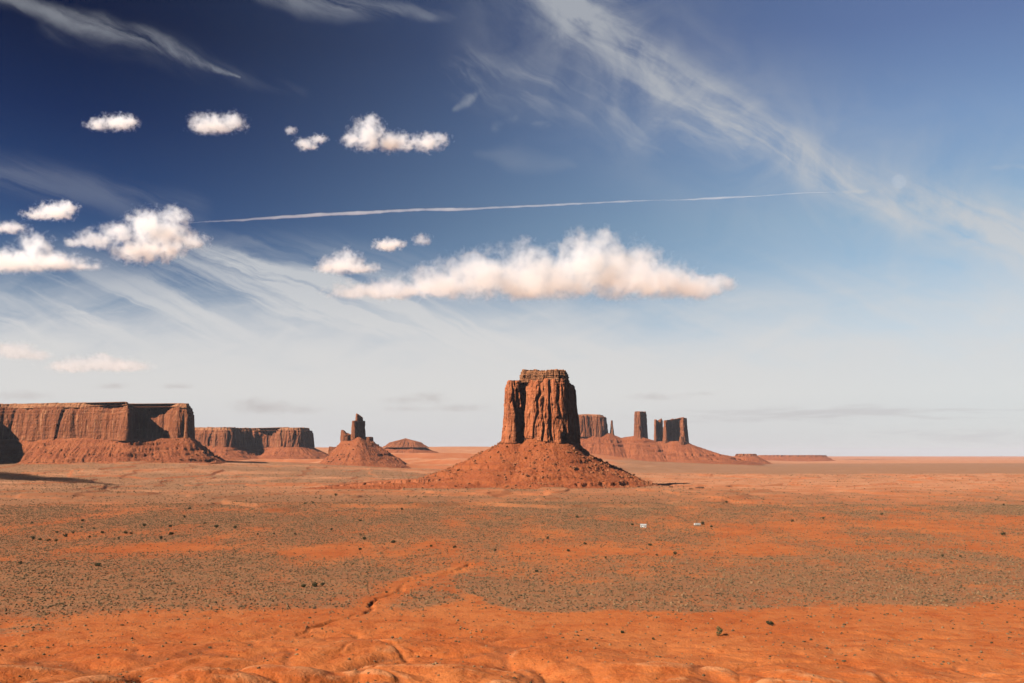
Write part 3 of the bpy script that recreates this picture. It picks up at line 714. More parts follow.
# ---- the ridge on the right and the rocks standing on it
def right_group():
    Y = 8200.0; k = Y / F
    crest = outline([(560, 14), (575, 2), (600, -4), (625, -2), (645, -6), (662, -4), (680, -8), (693, 0), (690, 14), (650, 20), (590, 24)], Y)
    ce = np.mean(crest, 0)
    def foot(c):
        px = c[:, 0] / k / cP + 512
        return CAMZ + (HZ - np.interp(px, [560, 577, 608, 622, 634, 648, 656, 684, 696], [431, 432, 433, 438, 436, 438.5, 441.5, 441.5, 446])) / (HZ - 436) * (ZAT(436, Y) - CAMZ) + 5 * fbm(c[:, 0] / 70, c[:, 1] / 70, 3.0, 3)
    o, V = talus('ridge', crest, foot, 22.0, lambda nr, c: 340 + 240 * np.clip(nr[:, 0], 0, 1) + 40 * fbm(c[:, 0] / 200, c[:, 1] / 200, 6.0, 2), TALUS_FAR, None, n=1600, m=130, seed=52, band=34.0, blur=60, led=0.85, conc=1.15, gully=0.9, inset=70)
    o['kind'] = 'structure'
    org0 = (0, 0, 0)
    def rock(name, pts, parts_fn, label, cat):
        ce = np.mean(outline(pts, Y), 0); og = (ce[0], ce[1], ZAT(436, Y)); root = empty(name, og); tag(root, label, cat); parts_fn(root, og); return root
    p1 = [(566, 4), (572, -6), (584, -8), (592, -6), (600, -8), (605, -4), (607, 6), (600, 14), (575, 16)]
    def f1(r, og):
        cliff('cliff', outline(p1, Y), ZAT(437, Y), lambda c: ZAT(415.5, Y) - 12 * sm(c[:, 0] / k + 512, 592, 606), CLIFF_FAR, r, n=700, m=60, flute=11.0, fw=36.0, batter=0.05, seed=53, rim=4, org=og)
        cliff('cap_rock', [(og[0] + (x - og[0]) * 0.8, og[1] + (y - og[1]) * 0.8) for x, y in outline(p1, Y)], ZAT(417, Y), lambda c: np.full(len(c), ZAT(415.0, Y)), CAP, r, n=300, m=16, flute=5.0, fw=24.0, batter=0.8, seed=54, rim=3, dome=9, strat=0.9, org=og)
    rock('sandstone_mesa', p1, f1, 'small block-shaped mesa half hidden behind the right side of the central butte', 'mesa')
    p2 = [(610.4, 0), (611.2, -2), (613, -2), (614, 0), (613, 2), (611, 2)]
    def f2(r, og):
        cliff('needle', outline(p2, Y), ZAT(438, Y), ZAT(420.5, Y), CLIFF_FAR, r, n=120, m=60, flute=3.5, fw=12.0, batter=0.05, seed=55, rim=3, taper=0.5, org=og)
    rock('rock_needle', p2, f2, 'thin pointed rock needle between the small block mesa and the square tower', 'rock needle')
    p3 = [(635, 2), (636, -4), (640, -7), (642, -5), (646.5, 2), (647, 7), (643, 10), (636, 8)]
    def f3(r, og):
        cliff('tower', outline(p3, Y), ZAT(440, Y), ZAT(411.5, Y), CLIFF_FAR, r, n=360, m=90, flute=6.0, fw=24.0, batter=0.03, seed=56, rim=3, ledges=[(0.9, 3.0)], org=og, taper=0.02)
    rock('rock_tower', p3, f3, 'tall square-topped rock tower lit on its left half and dark on its right', 'rock tower')
    p4 = [(655, 0), (656.3, -5), (659, -1), (661.5, 2), (663, 7), (660, 11), (656, 9)]
    p5 = [(664.5, 0), (666, -7), (669, -3), (673, 2), (677, 8), (680, 11), (681.5, 3), (684, 0), (686, 5), (687, 13), (680, 20), (668, 14)]
    def f4(r, og):
        cliff('front_slab', outline(p4, Y), ZAT(444, Y), lambda c: ZAT(422, Y) + 30 * (np.abs(c[:, 0] / k / cP + 512 - 659.0) / 3 - 0.6).clip(0, 1) * 1.0, CLIFF_FAR, r, n=240, m=70, flute=6.0, fw=18.0, batter=0.04, seed=57, rim=5, org=og)
        cliff('main_wall', outline(p5, Y), ZAT(447, Y), lambda c: ZAT(421, Y) + 22 * sm(c[:, 0] / k / cP + 512, 668, 676) + 6 * sm(c[:, 0] / k / cP + 512, 679, 683), CLIFF_FAR, r, n=420, m=80, flute=7.0, fw=20.0, batter=0.08, seed=58, rim=7, org=og)
        cliff('low_pinnacle', outline([(679, -12), (681, -15), (684, -14), (685, -11), (682, -9)], Y), ZAT(447, Y), ZAT(437, Y), CLIFF_FAR, r, n=120, m=30, flute=4.0, fw=14.0, batter=0.1, seed=59, rim=4, org=og, taper=0.3)
    rock('rock_castle', p5, f4, 'jagged castle-like rock wall in shadow at the right end of the ridge', 'rock formation')
right_group()

def far_mesas():
    for pts, Y, zt, zf, lab, sd in [
        ([(758, 0), (766, -6), (790, -8), (818, -6), (826, 2), (812, 10), (768, 10)], 14000.0, 455.2, 457.2, 'very low dark mesa lying along the right horizon', 61),
        ([(736, 0), (744, -4), (752, -4), (757, 1), (750, 6), (740, 6)], 9500.0, 453.9, 456.5, 'small low red rise at the right tip of the ridge under the towers', 62)]:
        o_ = outline(pts, Y); ce = np.mean(o_, 0); og = (ce[0], ce[1], 20.0)
        r = empty('low_mesa', og); tag(r, lab, 'mesa')
        cliff('cliff', o_, ZAT(zf, Y), ZAT(zt, Y), CLIFF_FAR, r, n=400, m=24, flute=14.0, fw=60.0, batter=0.6, seed=sd, rim=3.0, org=og)
        talus('talus_slope', o_, ZAT(zf - 1, Y), 5.0, 160.0, TALUS_FAR, r, n=400, m=30, seed=sd + 5, band=20.0, blur=30, org=og)
far_mesas()

# ------------------------------------------------------------------ haze
def haze():
    bm = bmesh.new(); bmesh.ops.create_cube(bm, size=1.0)
    x0, x1, y0, y1, z0, z1 = -70000, 70000, -400, 71000, -60, 505
    for v in bm.verts:
        v.co = ((x0, x1)[v.co.x > 0], (y0, y1)[v.co.y > 0], (z0, z1)[v.co.z > 0])
    me = bpy.data.meshes.new('haze'); bm.to_mesh(me); bm.free()
    m, t, out = new_mat('air')
    pv = t.nodes.new('ShaderNodeVolumePrincipled')
    pv.inputs['Density'].default_value = HAZE_D
    pv.inputs['Color'].default_value = (0.55, 0.62, 0.76, 1)
    pv.inputs['Anisotropy'].default_value = 0.0
    t.links.new(pv.outputs[0], out.inputs['Volume'])
    o = link('haze', me, m); o['kind'] = 'stuff'
HAZE_D = 0.8e-5
haze()

# ------------------------------------------------------------------ plants
def leaf_mat(name, A, B, tint=False):
    m, t, out = new_mat(name)
    bs = t.nodes.new('ShaderNodeBsdfPrincipled'); t.links.new(bs.outputs[0], out.inputs['Surface'])
    bs.inputs['Roughness'].default_value = 0.9; bs.inputs['Specular IOR Level'].default_value = 0.05
    g = t.nodes.new('ShaderNodeNewGeometry'); p = E(t, g.outputs['Position'])
    a = t.nodes.new('ShaderNodeNewGeometry')
    if tint:
        at = t.nodes.new('ShaderNodeAttribute'); at.attribute_name = 'tint'
        c = mix(sst(E(t, at.outputs['Fac']) + noise(p, 0.02, 3.0, 0.6) - 0.5, 0.05, 1.0), A, B)
    else:
        c = mix(sst(noise(p, 0.9, 3.0, 0.6), 0.35, 0.65), A, B)
    put(t, bs.inputs['Base Color'], c)
    return m
SAGE = leaf_mat('sagebrush_leaves', (0.158, 0.090, 0.046), (0.058, 0.040, 0.022), True)
JUNI = leaf_mat('juniper_leaves', (0.028, 0.030, 0.014), (0.050, 0.046, 0.022))
JUNI2 = leaf_mat('pale_juniper_leaves', (0.11, 0.095, 0.04), (0.065, 0.060, 0.026))
BARK = leaf_mat('juniper_bark', (0.10, 0.06, 0.04), (0.05, 0.03, 0.02))
STONE = rock_mat('dark_stone', (0.06, 0.025, 0.014), (0.11, 0.045, 0.02), (0.05, 0.02, 0.014), 2.0, 0.8, 0.3)

def scatter(name, pos, rad, mat, flat=0.75, seed=0, jit=0.28, lift=0.3):
    """a cover nobody could count: one small irregular tuft per point, all in one mesh"""
    rs = np.random.RandomState(seed)
    bm = bmesh.new(); bmesh.ops.create_icosphere(bm, subdivisions=1, radius=1.0)
    base = np.array([v.co[:] for v in bm.verts]); tri = np.array([[v.index for v in f.verts] for f in bm.faces]); bm.free()
    base = base[:, :]
    nV = len(base)
    n = len(pos)
    J = 1 + jit * rs.randn(n, nV, 1).clip(-1.8, 1.8)
    S = np.stack([rad * rs.uniform(.75, 1.25, n), rad * rs.uniform(.75, 1.25, n), rad * flat * rs.uniform(.7, 1.3, n)], -1)[:, None, :]
    V = base[None] * J * S
    V[:, :, 2] += (rad * flat * lift)[:, None]
    V = V + pos[:, None, :]
    T = (tri[None] + (np.arange(n) * nV)[:, None, None]).reshape(-1, 3)
    me = mesh_np(name, V.reshape(-1, 3), None, T, smooth=False)
    tn = np.repeat(rs.rand(n), nV).astype(np.float32)
    at = me.attributes.new('tint', 'FLOAT', 'POINT'); at.data.foreach_set('value', tn)
    o = link(name, me, mat); o['kind'] = 'stuff'
    return o

def sagebrush():
    rs = np.random.RandomState(99)
    N = 1500000
    # candidates even over the visible wedge, thinned by how thickly the brush grows there
    y = np.sqrt(rs.uniform(330.0 ** 2, 1750.0 ** 2, N)); x = y * rs.uniform(-0.60, 0.60, N)
    area = 0.60 * (1750.0 ** 2 - 330.0 ** 2)
    v = veg(x, y)
    w0 = near_w(x, y) * gully_field(x, y)
    cl = 0.6 + 0.8 * fbm(x / 14.0, y / 14.0, 71.0, 2)
    dens = (0.026 + 0.03 * w0 + 0.24 * sm(v, 0.12, 0.85) * np.clip(cl, 0.2, 1.5)) * (1 - 0.45 * sm(y, 900, 1700))
    dens = dens * (1 - near_w(x, y) * 0.62)
    keep = rs.rand(N) < dens * area / N
    x, y, v = x[keep], y[keep], v[keep]
    z = height(x, y)
    r = (0.20 + 0.60 * rs.rand(len(x)) ** 3 + 0.10 * v) * (1 + 0.25 * sm(y, 900, 1700))
    scatter('sagebrush', np.stack([x, y, z], -1), r, SAGE, seed=3)
    print('sagebrush tufts', len(x))
    # the same brush farther out, down to a speckle
    N = 60000
    y = np.sqrt(rs.uniform(1750.0 ** 2, 4500.0 ** 2, N)); x = y * rs.uniform(-0.60, 0.60, N)
    k = rs.rand(N) < 0.15 + 0.85 * sm(veg(x, y) + 0.5 * fbm(x / 120, y / 90, 91.0, 3), 0.2, 0.9)
    x, y = x[k], y[k]
    scatter('distant_brush', np.stack([x, y, height(x, y)], -1), 0.55 + 1.3 * rs.rand(len(x)) ** 3, SAGE, seed=6)
    # dark little twigs and stones strewn over the near red hills
    N = 5200
    y = np.sqrt(rs.uniform(330.0 ** 2, 600.0 ** 2, N)); x = y * rs.uniform(-0.58, 0.58, N)
    k = (fbm(x / 22.0, y / 30.0, 51.0, 3) + 0.25 * rs.randn(N)) > 0.22
    x, y = x[k], y[k]
    scatter('dry_scrub', np.stack([x, y, height(x, y)], -1), 0.16 + 0.32 * rs.rand(len(x)) ** 3, STONE, flat=0.7, seed=4)
sagebrush()

def crown_mesh(seed, w, h, n, leaf, lobes=5):
    rs = np.random.RandomState(seed)
    cs = [(0, 0, h * 0.55, w * 0.36, h * 0.36)]
    for i in range(lobes):
        a = rs.rand() * 6.28; q = rs.uniform(0.12, 0.32) * w
        cs.append((math.cos(a) * q, math.sin(a) * q, h * rs.uniform(0.25, 0.75), w * rs.uniform(.18, .28), h * rs.uniform(.18, .28)))
    V, Q = [], []
    for i in range(n):
        c = cs[rs.randint(len(cs))]
        d = rs.randn(3); d /= np.linalg.norm(d); rr = rs.uniform(0.55, 1.05)
        p = np.array([c[0] + d[0] * c[3] * rr, c[1] + d[1] * c[3] * rr, max(c[2] + d[2] * c[4] * rr, 0.06 * h)])
        a = rs.randn(3); a /= np.linalg.norm(a); b = np.cross(a, rs.randn(3)); b /= np.linalg.norm(b)
        s = leaf * rs.uniform(0.6, 1.3)
        k = len(V)
        V += [p - a * s - b * s * .4, p + a * s * .2 - b * s * .6, p + a * s + b * s * .3, p - a * s * .3 + b * s * .6]
        Q.append((k, k + 1, k + 2, k + 3))
    return mesh_np('crown', V, Q, smooth=False)
def trunk_mesh(seed, w, h):
    rs = np.random.RandomState(seed); V, Q = [], []
    def tube(p0, p1, r0, r1):
        k = len(V); p0, p1 = np.array(p0), np.array(p1)
        for j in range(4):
            q = j / 3.0; c = p0 + (p1 - p0) * q + (rs.randn(3) * 0.03 * h if 0 < j < 3 else 0); r = r0 + (r1 - r0) * q
            for i in range(6):
                V.append(c + np.array([math.cos(i * 1.047) * r, math.sin(i * 1.047) * r, 0]))
        for j in range(3):
            for i in range(6):
                Q.append((k + j * 6 + i, k + j * 6 + (i + 1) % 6, k + j * 6 + 6 + (i + 1) % 6, k + j * 6 + 6 + i))
    tube((0, 0, -0.3), (0.03 * w, 0, h * 0.62), 0.055 * w, 0.02 * w)
    for a in (0.4, 2.4, 4.5):
        tube((0, 0, h * 0.15), (math.cos(a) * 0.28 * w, math.sin(a) * 0.28 * w, h * rs.uniform(.45, .65)), 0.032 * w, 0.012 * w)
    return mesh_np('trunk', V, Q)
PROTO = []
def juniper_protos():
    for sd, w, h, n, leaf, mt in [(1, 1.0, 0.85, 260, 0.085, JUNI), (2, 1.0, 1.05, 260, 0.085, JUNI), (3, 1.0, 0.65, 240, 0.085, JUNI), (4, 1.0, 1.2, 420, 0.07, JUNI2), (5, 1.0, 0.8, 420, 0.07, JUNI)]:
        c = crown_mesh(sd, w, h, n, leaf); c.materials.append(mt)
        tr = trunk_mesh(sd, w, h); tr.materials.append(BARK)
        PROTO.append((c, tr))
juniper_protos()
NB = [0]
def bush(px, py, wpx, label, kind=None, name='juniper_bush', group='juniper bushes dotted over the plain', tall=1.0):
    x, y = GP(px, py)
    w = wpx * y / F
    NB[0] += 1; i = NB[0]
    c, tr = PROTO[(i % 3) if kind is None else kind]
    r = empty(name, (x, y, float(height(x, y)) - 0.1)); tag(r, label, 'bush' if name == 'juniper_bush' else 'tree', group)
    r.scale = (w, w, w * tall); r.rotation_euler = (0, 0, (i * 2.399) % 6.283)
    for nm, me in (('crown', c), ('trunk', tr)):
        o = bpy.data.objects.new(nm, me); COL.objects.link(o); o.parent = r
for b in [
    (719.5, 635, 7.6, 'tall pale juniper tree alone on the red foreground', 3, 'juniper_tree', 'junipers in the red foreground'),
    (769.5, 625.3, 7.2, 'round dark juniper tree on the red foreground, uphill right of the tall pale one', 4, 'juniper_tree', 'junipers in the red foreground'),
]:
    bush(*b[:4], kind=b[4], name=b[5], group=b[6])
LM = 'below the mesa'
for px, py, w, lab in [
    (32, 523.5, 3.2, 'leftmost of the dark bushes ' + LM + ', a little above its row'),
    (32.5, 539.5, 5.2, 'first bush from the left in the lowest row ' + LM),
    (40, 539.5, 4.4, 'second bush from the left in the lowest row ' + LM),
    (48.5, 540.5, 4.4, 'third bush from the left in the lowest row ' + LM),
    (56, 541.5, 4.2, 'fourth bush from the left in the lowest row ' + LM),
    (57, 532.5, 3.6, 'small dark bush just above the fourth bush of the lowest row'),
    (65.5, 536, 5.6, 'wide dark bush right of and above the lowest row ' + LM),
    (73.5, 533.5, 3.0, 'tiny bush close right of the wide dark bush below the mesa'),
    (82.5, 521.5, 4.2, 'bush high on the left plain, fifth from the left edge at that height'),
    (81.5, 528, 3.0, 'tiny bush below the high bush on the left plain'),
    (90, 537.5, 3.4, 'small bush left of the pair of round bushes ' + LM),
    (102.5, 533.3, 5.0, 'round bush left of the two upright bushes ' + LM),
    (94, 529, 2.6, 'tiny bush above and left of the round bush on the left plain'),
    (119, 539, 3.2, 'small bush beneath the two upright bushes ' + LM),
    (125.5, 533.5, 4.6, 'left one of the two upright bushes side by side ' + LM),
    (131.5, 534, 4.0, 'right one of the two upright bushes side by side ' + LM),
    (144, 527, 4.2, 'bush between the two upright bushes and the tall stacked bush'),
    (170.5, 527, 4.2, 'upper of the two bushes stacked one above the other on the left plain'),
    (171.5, 535, 5.8, 'lower, wider of the two bushes stacked one above the other on the left plain'),
    (160.5, 539.5, 4.6, 'bush just below and left of the two stacked bushes'),
    (165, 540, 3.0, 'tiny bush tucked right of the bush below the stacked pair'),
    (189.5, 510, 3.6, 'far small bush high above the stacked pair on the left plain'),
    (184, 518.5, 3.4, 'small bush between the far bush and the dark twin on the left plain'),
    (216.5, 528.5, 5.4, 'dark broad bush right of the stacked pair, small one on its upper left'),
    (204.5, 524.5, 3.4, 'small bush on the upper left of the dark broad bush'),
    (235, 530, 4.2, 'bush alone right of the dark broad bush on the left plain'),
    (98, 567, 7.0, 'big dark bush alone in the thick brush at the left, nearest of the left plain'),
    (20, 564, 5.0, 'dark bush in the thick brush near the left edge, left of the big dark bush'),
    (258, 536, 3.0, 'small bush right of the lone bush, towards the middle of the plain'),
    (274, 535, 3.2, 'first of three small bushes in a level row left of the middle'),
    (295, 535.5, 3.4, 'second of three small bushes in a level row left of the middle'),
    (332, 531.5, 3.8, 'third of three small bushes in a level row left of the middle'),
    (305, 507.5, 3.6, 'far dark bush just below the left tip of the low red bench'),
    (313, 506.5, 2.8, 'far tiny bush right of the dark bush below the tip of the bench'),
    (336, 498.5, 3.8, 'far bush under the notched edge of the low red bench'),
    (360, 522, 3.6, 'uppermost of the column of bushes left of the butte'),
    (360.5, 536, 3.4, 'second from the top in the column of bushes left of the butte'),
    (364, 541, 4.6, 'third from the top in the column of bushes left of the butte'),
    (360, 550, 4.4, 'lowest in the column of bushes left of the butte'),
    (393.5, 543.5, 5.2, 'round dark bush right of the column of bushes'),
    (401.5, 510.5, 3.6, 'far bush below the middle of the low red bench'),
    (431, 546.5, 4.0, 'left one of two bushes level with each other above the dry wash'),
    (454.5, 547.5, 4.0, 'right one of two bushes level with each other above the dry wash'),
    (495, 550.5, 3.6, 'bush right of the dry wash, below the butte'),
    (303.5, 587, 5.6, 'grey-green bush at the left end of the three by the red foreground'),
    (314.5, 586, 6.8, 'biggest, middle one of the three bushes by the red foreground'),
    (322.5, 585.5, 4.4, 'small right one of the three bushes by the red foreground'),
    (386.5, 592.5, 3.4, 'small bush beside the bend of the dry wash'),
    (577, 517.5, 4.0, 'far bush below the right half of the central butte'),
    (548, 539.5, 3.8, 'bush straight below the central butte, on the orange sand strip'),
    (568.5, 551, 4.6, 'dark bush below and right of the one on the orange sand strip'),
    (585, 544.5, 3.8, 'bush between the sand strip and the white house, higher of a slanting pair'),
    (606, 557.5, 3.4, 'small bush at the edge of the grey brush below the white house'),
    (650, 545.5, 4.6, 'bush straight below the white house'),
    (657, 554.5, 3.2, 'tiny bush beneath the bush below the white house'),
    (675, 554, 4.6, 'dark bush below the white trailer'),
    (536.5, 570.5, 4.6, 'lone bush in the grey brush below the central butte'),
    (632.5, 524.5, 3.4, 'dark bush just left of the white house'),
    (702.3, 524.3, 4.8, 'dark bush close against the right end of the white trailer'),
    (711.3, 526.3, 3.8, 'dark round bush a little right of the white trailer'),
    (792.5, 521.5, 3.8, 'bush right of the trailer, first on the right-hand plain'),
    (823, 519.5, 3.2, 'second bush from the trailer on the right-hand plain'),
    (882, 515.5, 3.4, 'third bush from the trailer on the right-hand plain'),
    (1003, 535.5, 5.4, 'broad dark bush alone near the right edge of the plain'),
    (942.5, 556.5, 3.6, 'small bush left of and below the one near the right edge'),
    (960.5, 556.5, 3.4, 'small bush right beside it, between it and the right edge'),
    (726.5, 505.5, 3.4, 'far bush on the plain to the lower right of the butte skirt'),
    (1004, 506, 2.8, 'far tiny bush near the right edge, high on the plain'),
    (622.5, 632.5, 5.0, 'low dark bush on the red foreground, far left of the tall pale juniper'),
    (653, 638, 3.6, 'low bush on the red foreground between the low dark bush and the tall pale juniper'),
]:
    bush(px, py, w, lab)

# ------------------------------------------------------------------ the two dwellings
def paint(name, c, rough=0.5):
    m, t, out = new_mat(name)
    bs = t.nodes.new('ShaderNodeBsdfPrincipled'); t.links.new(bs.outputs[0], out.inputs['Surface'])
    g = t.nodes.new('ShaderNodeNewGeometry')
    n = noise(E(t, g.outputs['Position']), 1.2, 4.0, 0.6)
    put(t, bs.inputs['Base Color'], mix(sst(n, 0.3, 0.7), c, tuple(v * 0.8 for v in c))); bs.inputs['Roughness'].default_value = rough
    return m
WHITE = paint('white_siding', (0.46, 0.44, 0.41)); GREYR = paint('grey_roofing', (0.27, 0.26, 0.25)); DARK = paint('dark_glass', (0.03, 0.03, 0.035), 0.15); TYRE = paint('black_rubber', (0.02, 0.02, 0.02), 0.8); DOORM = paint('brown_door', (0.16, 0.07, 0.04))
def box(name, lo, hi, mat, parent, bevel=0.0, top=None):
    bm = bmesh.new(); bmesh.ops.create_cube(bm, size=1.0)
    for v in bm.verts:
        v.co = tuple((lo[i], hi[i])[v.co[i] > 0] for i in range(3))
    if bevel: bmesh.ops.bevel(bm, geom=bm.edges[:], offset=bevel, segments=2, affect='EDGES', profile=0.5)
    me = bpy.data.meshes.new(name); bm.to_mesh(me); bm.free()
    return link(name, me, mat, parent)
def house():
    x, y = GP(643.5, 526.8)
    r = empty('white_house', (x, y, float(height(x, y)))); tag(r, 'small white house alone on the plain, left of the trailer', 'house'); r.rotation_euler = (0, 0, R(-14))
    box('wall', (-3.4, -2.4, -0.3), (3.4, 2.4, 2.6), WHITE, r)
    V = [(-3.8, -2.8, 2.5), (3.8, -2.8, 2.5), (3.8, 2.8, 2.5), (-3.8, 2.8, 2.5), (-3.8, 0, 4.1), (3.8, 0, 4.1), (-3.8, -2.8, 2.62), (3.8, -2.8, 2.62), (3.8, 2.8, 2.62), (-3.8, 2.8, 2.62)]
    me = mesh_np('roof', V, [(0, 3, 2, 1), (6, 7, 5, 4), (8, 9, 4, 5), (0, 1, 7, 6), (2, 3, 9, 8)], [(6, 4, 9), (0, 6, 9), (0, 9, 3), (7, 8, 5), (1, 2, 8), (1, 8, 7)], smooth=False)
    link('roof', me, GREYR, r)
    d = box('door', (0.6, -2.46, -0.1), (1.6, -2.39, 2.0), DOORM, r); box('handle', (0.70, -2.52, 0.95), (0.80, -2.45, 1.05), DARK, d)
    for x0 in (-2.6, 2.1):
        w = box('window', (x0, -2.45, 0.9), (x0 + 1.0, -2.38, 1.9), DARK, r); box('sill', (x0 - 0.1, -2.55, 0.8), (x0 + 1.1, -2.38, 0.9), WHITE, w)
    box('chimney', (-1.6, 0.3, 3.2), (-1.1, 0.8, 4.5), DOORM, r)
house()
def trailer():
    x, y = GP(697.2, 524.3)
    r = empty('white_trailer', (x, y, float(height(x, y)))); tag(r, 'long low white trailer home with dark windows beside a bush on the plain', 'trailer'); r.rotation_euler = (0, 0, R(6))
    box('body', (-3.9, -1.3, 0.45), (3.9, 1.3, 2.75), WHITE, r, bevel=0.18)
    box('roof', (-3.7, -1.2, 2.75), (3.7, 1.2, 2.86), GREYR, r)
    for x0 in (-3.0, -0.9, 2.1): box('window', (x0, -1.34, 1.45), (x0 + 1.0, -1.28, 2.15), DARK, r)
    d = box('door', (0.75, -1.35, 0.6), (1.5, -1.28, 2.4), GREYR, r); box('handle', (0.82, -1.4, 1.35), (0.9, -1.34, 1.45), DARK, d)
    box('hitch', (3.9, -0.08, 0.5), (5.0, 0.08, 0.62), TYRE, r)
    for xx in (-0.7, 0.5):
        for yy in (-1.2, 1.2):
            bm = bmesh.new(); bmesh.ops.create_cone(bm, cap_ends=True, segments=20, radius1=0.4, radius2=0.4, depth=0.24)
            for v in bm.verts: v.co = (v.co.x + xx, v.co.z + yy, v.co.y + 0.38)
            me = bpy.data.meshes.new('wheel'); bm.to_mesh(me); bm.free(); link('wheel', me, TYRE, r)
trailer()

# a few dark blocks at the edge of the butte's skirt
def boulder(px, py, wpx, hpx, lab, sd):
    x, y = GP(px, py); k = y / F
    bm = bmesh.new(); bmesh.ops.create_icosphere(bm, subdivisions=4, radius=1.0)
    co = np.array([v.co[:] for v in bm.verts])
    q = 1 + 0.35 * fbm(co[:, 0] * 1.3 + sd, co[:, 1] * 1.3, co[:, 2] * 1.3, 4)
    co = np.sign(co) * np.abs(co) ** 0.75 * q[:, None] * np.array([wpx * k / 2, wpx * k / 2.6, hpx * k * 0.7])
    for v, c in zip(bm.verts, co): v.co = c
    me = bpy.data.meshes.new('boulder'); bm.to_mesh(me); bm.free()
    o = link('boulder', me, STONE); o.location = (x, y, float(height(x, y)) + hpx * k * 0.2)
    tag(o, lab, 'boulder', 'dark boulders right of the butte')
boulder(700, 492.0, 8, 1.6, 'flat dark boulder on the sand just right of the butte skirt', 1)
boulder(691, 493.0, 4, 1.3, 'small dark boulder left of the flat one, at the tip of the skirt', 2)
boulder(727, 488.5, 6, 1.3, 'low dark boulder farther right of the flat one', 3)
boulder(671, 489.5, 4, 1.4, 'dark block lying right at the lower end of the butte skirt', 4)
# ------------------------------------------------------------------ clouds
GROW = 1.38
def cloud(blobs, label, base=2600.0, thick=1.0, dens=1.0, erode=1.1, feather=0.75, seed=0, name='cloud', Y=None, nscale=1.0, group=None, aniso=0.5, flat=None, col=(0.76, 0.85, 0.96)):
    """blobs: (px, py, half width, half height) ellipses; they are placed at the distance where the cloud base is `base` metres up"""
    bot = max(b[1] + b[3] for b in blobs) if flat is None else flat
    if Y is None: Y = (base - CAMZ) / uv(512, bot)[1]
    k = Y / F
    cx = sum(b[0] for b in blobs) / len(blobs); cy = sum(b[1] for b in blobs) / len(blobs)
    O = Vector(P(cx, cy, Y))
    rnd = random.Random(seed)
    bl = []
    for b in blobs:
        c = Vector(P(b[0], b[1], Y)) - O
        rx, rz = b[2] * k, b[3] * k
        ry = min(rx, rz * 2.2) * thick
        c.y += rnd.uniform(-0.35, 0.35) * ry
        bl.append((c, (rx, ry, rz)))
    bm = bmesh.new()
    for c, r in bl:
        g = bmesh.ops.create_icosphere(bm, subdivisions=3, radius=1.0)
        for v_ in g['verts']: v_.co = Vector((v_.co.x * r[0], v_.co.y * r[1], v_.co.z * r[2])) * GROW + c
    me0 = bpy.data.meshes.new('cloud_hull'); bm.to_mesh(me0); bm.free()
    if len(bl) > 1:
        tmp = bpy.data.objects.new('tmp', me0); COL.objects.link(tmp)
        md = tmp.modifiers.new('r', 'REMESH'); md.mode = 'VOXEL'
        md.voxel_size = min(min(r) for c, r in bl) / 3.0
        me = bpy.data.meshes.new_from_object(tmp.evaluated_get(bpy.context.evaluated_depsgraph_get()))
        bpy.data.objects.remove(tmp); me.name = 'cloud_hull'
    else:
        me = me0
    m, t, out = new_mat('cloud_vapour')
    tc = t.nodes.new('ShaderNodeTexCoord'); p = E(t, tc.outputs['Object'])
    big = max(max(r) for c, r in bl)
    med = sorted(r[2] for c, r in bl)[len(bl) // 2]
    s = None
    wv = noise(vm('ADD', p, (seed * 713.0, 0, 0)), 1.1 / med * nscale, 3.0, 0.5, color=True)
    pq = vm('ADD', p, vm('SCALE', vm('SUBTRACT', wv, (0.5, 0.5, 0.5)), scale=med * 0.95))
    for c, r in bl:
        q = vm('MULTIPLY', vm('SUBTRACT', pq, tuple(c)), tuple(1.0 / (a * GROW) for a in r))
        e = 1.0 - vm('LENGTH', q)
        s = e if s is None else math_node(t, 'SMOOTH_MAX', s, e, 0.18)
    n = noise(vm('ADD', p, (seed * 313.0, seed * 57.0, 0)), 1.5 / med * nscale, 7.0, 0.62, 0.3)
    n2 = noise(vm('ADD', p, (seed * 91.0, 0, seed * 29.0)), 0.62 / med * nscale, 3.0, 0.5)
    fld = (s - 0.27 + (n - 0.5) * 1.9 * erode + (n2 - 0.5) * 0.9) * sst(s, 0.0, 0.10)
    # the flat underside
    zz = sep(p)[2]
    zb = ZAT(bot, Y) - O.z
    fld = fld * sst(zz, zb, zb + med * 0.55)
    sig = dens * 1.7 / med
    den = sst(fld, 0.0, feather) * sig
    vs = t.nodes.new('ShaderNodeVolumeScatter'); put(t, vs.inputs['Density'], den)
    vs.inputs['Color'].default_value = (*col, 1); vs.inputs['Anisotropy'].default_value = aniso
    if col[0] < 0.2:                       # thin dull clouds low over the horizon take more light than they give back
        va = t.nodes.new('ShaderNodeVolumeAbsorption'); va.inputs['Color'].default_value = (0.36, 0.33, 0.34, 1)
        put(t, va.inputs['Density'], den * 0.2)
        ad = t.nodes.new('ShaderNodeAddShader')
        t.links.new(vs.outputs[0], ad.inputs[0]); t.links.new(va.outputs[0], ad.inputs[1]); t.links.new(ad.outputs[0], out.inputs['Volume'])
    else:
        t.links.new(vs.outputs[0], out.inputs['Volume'])
    m.cycles.volume_step_rate = 0.3 if len(bl) < 4 else 0.16
    o = link(name, me, m); o.location = O
    tag(o, label, 'cloud', group)
    return o

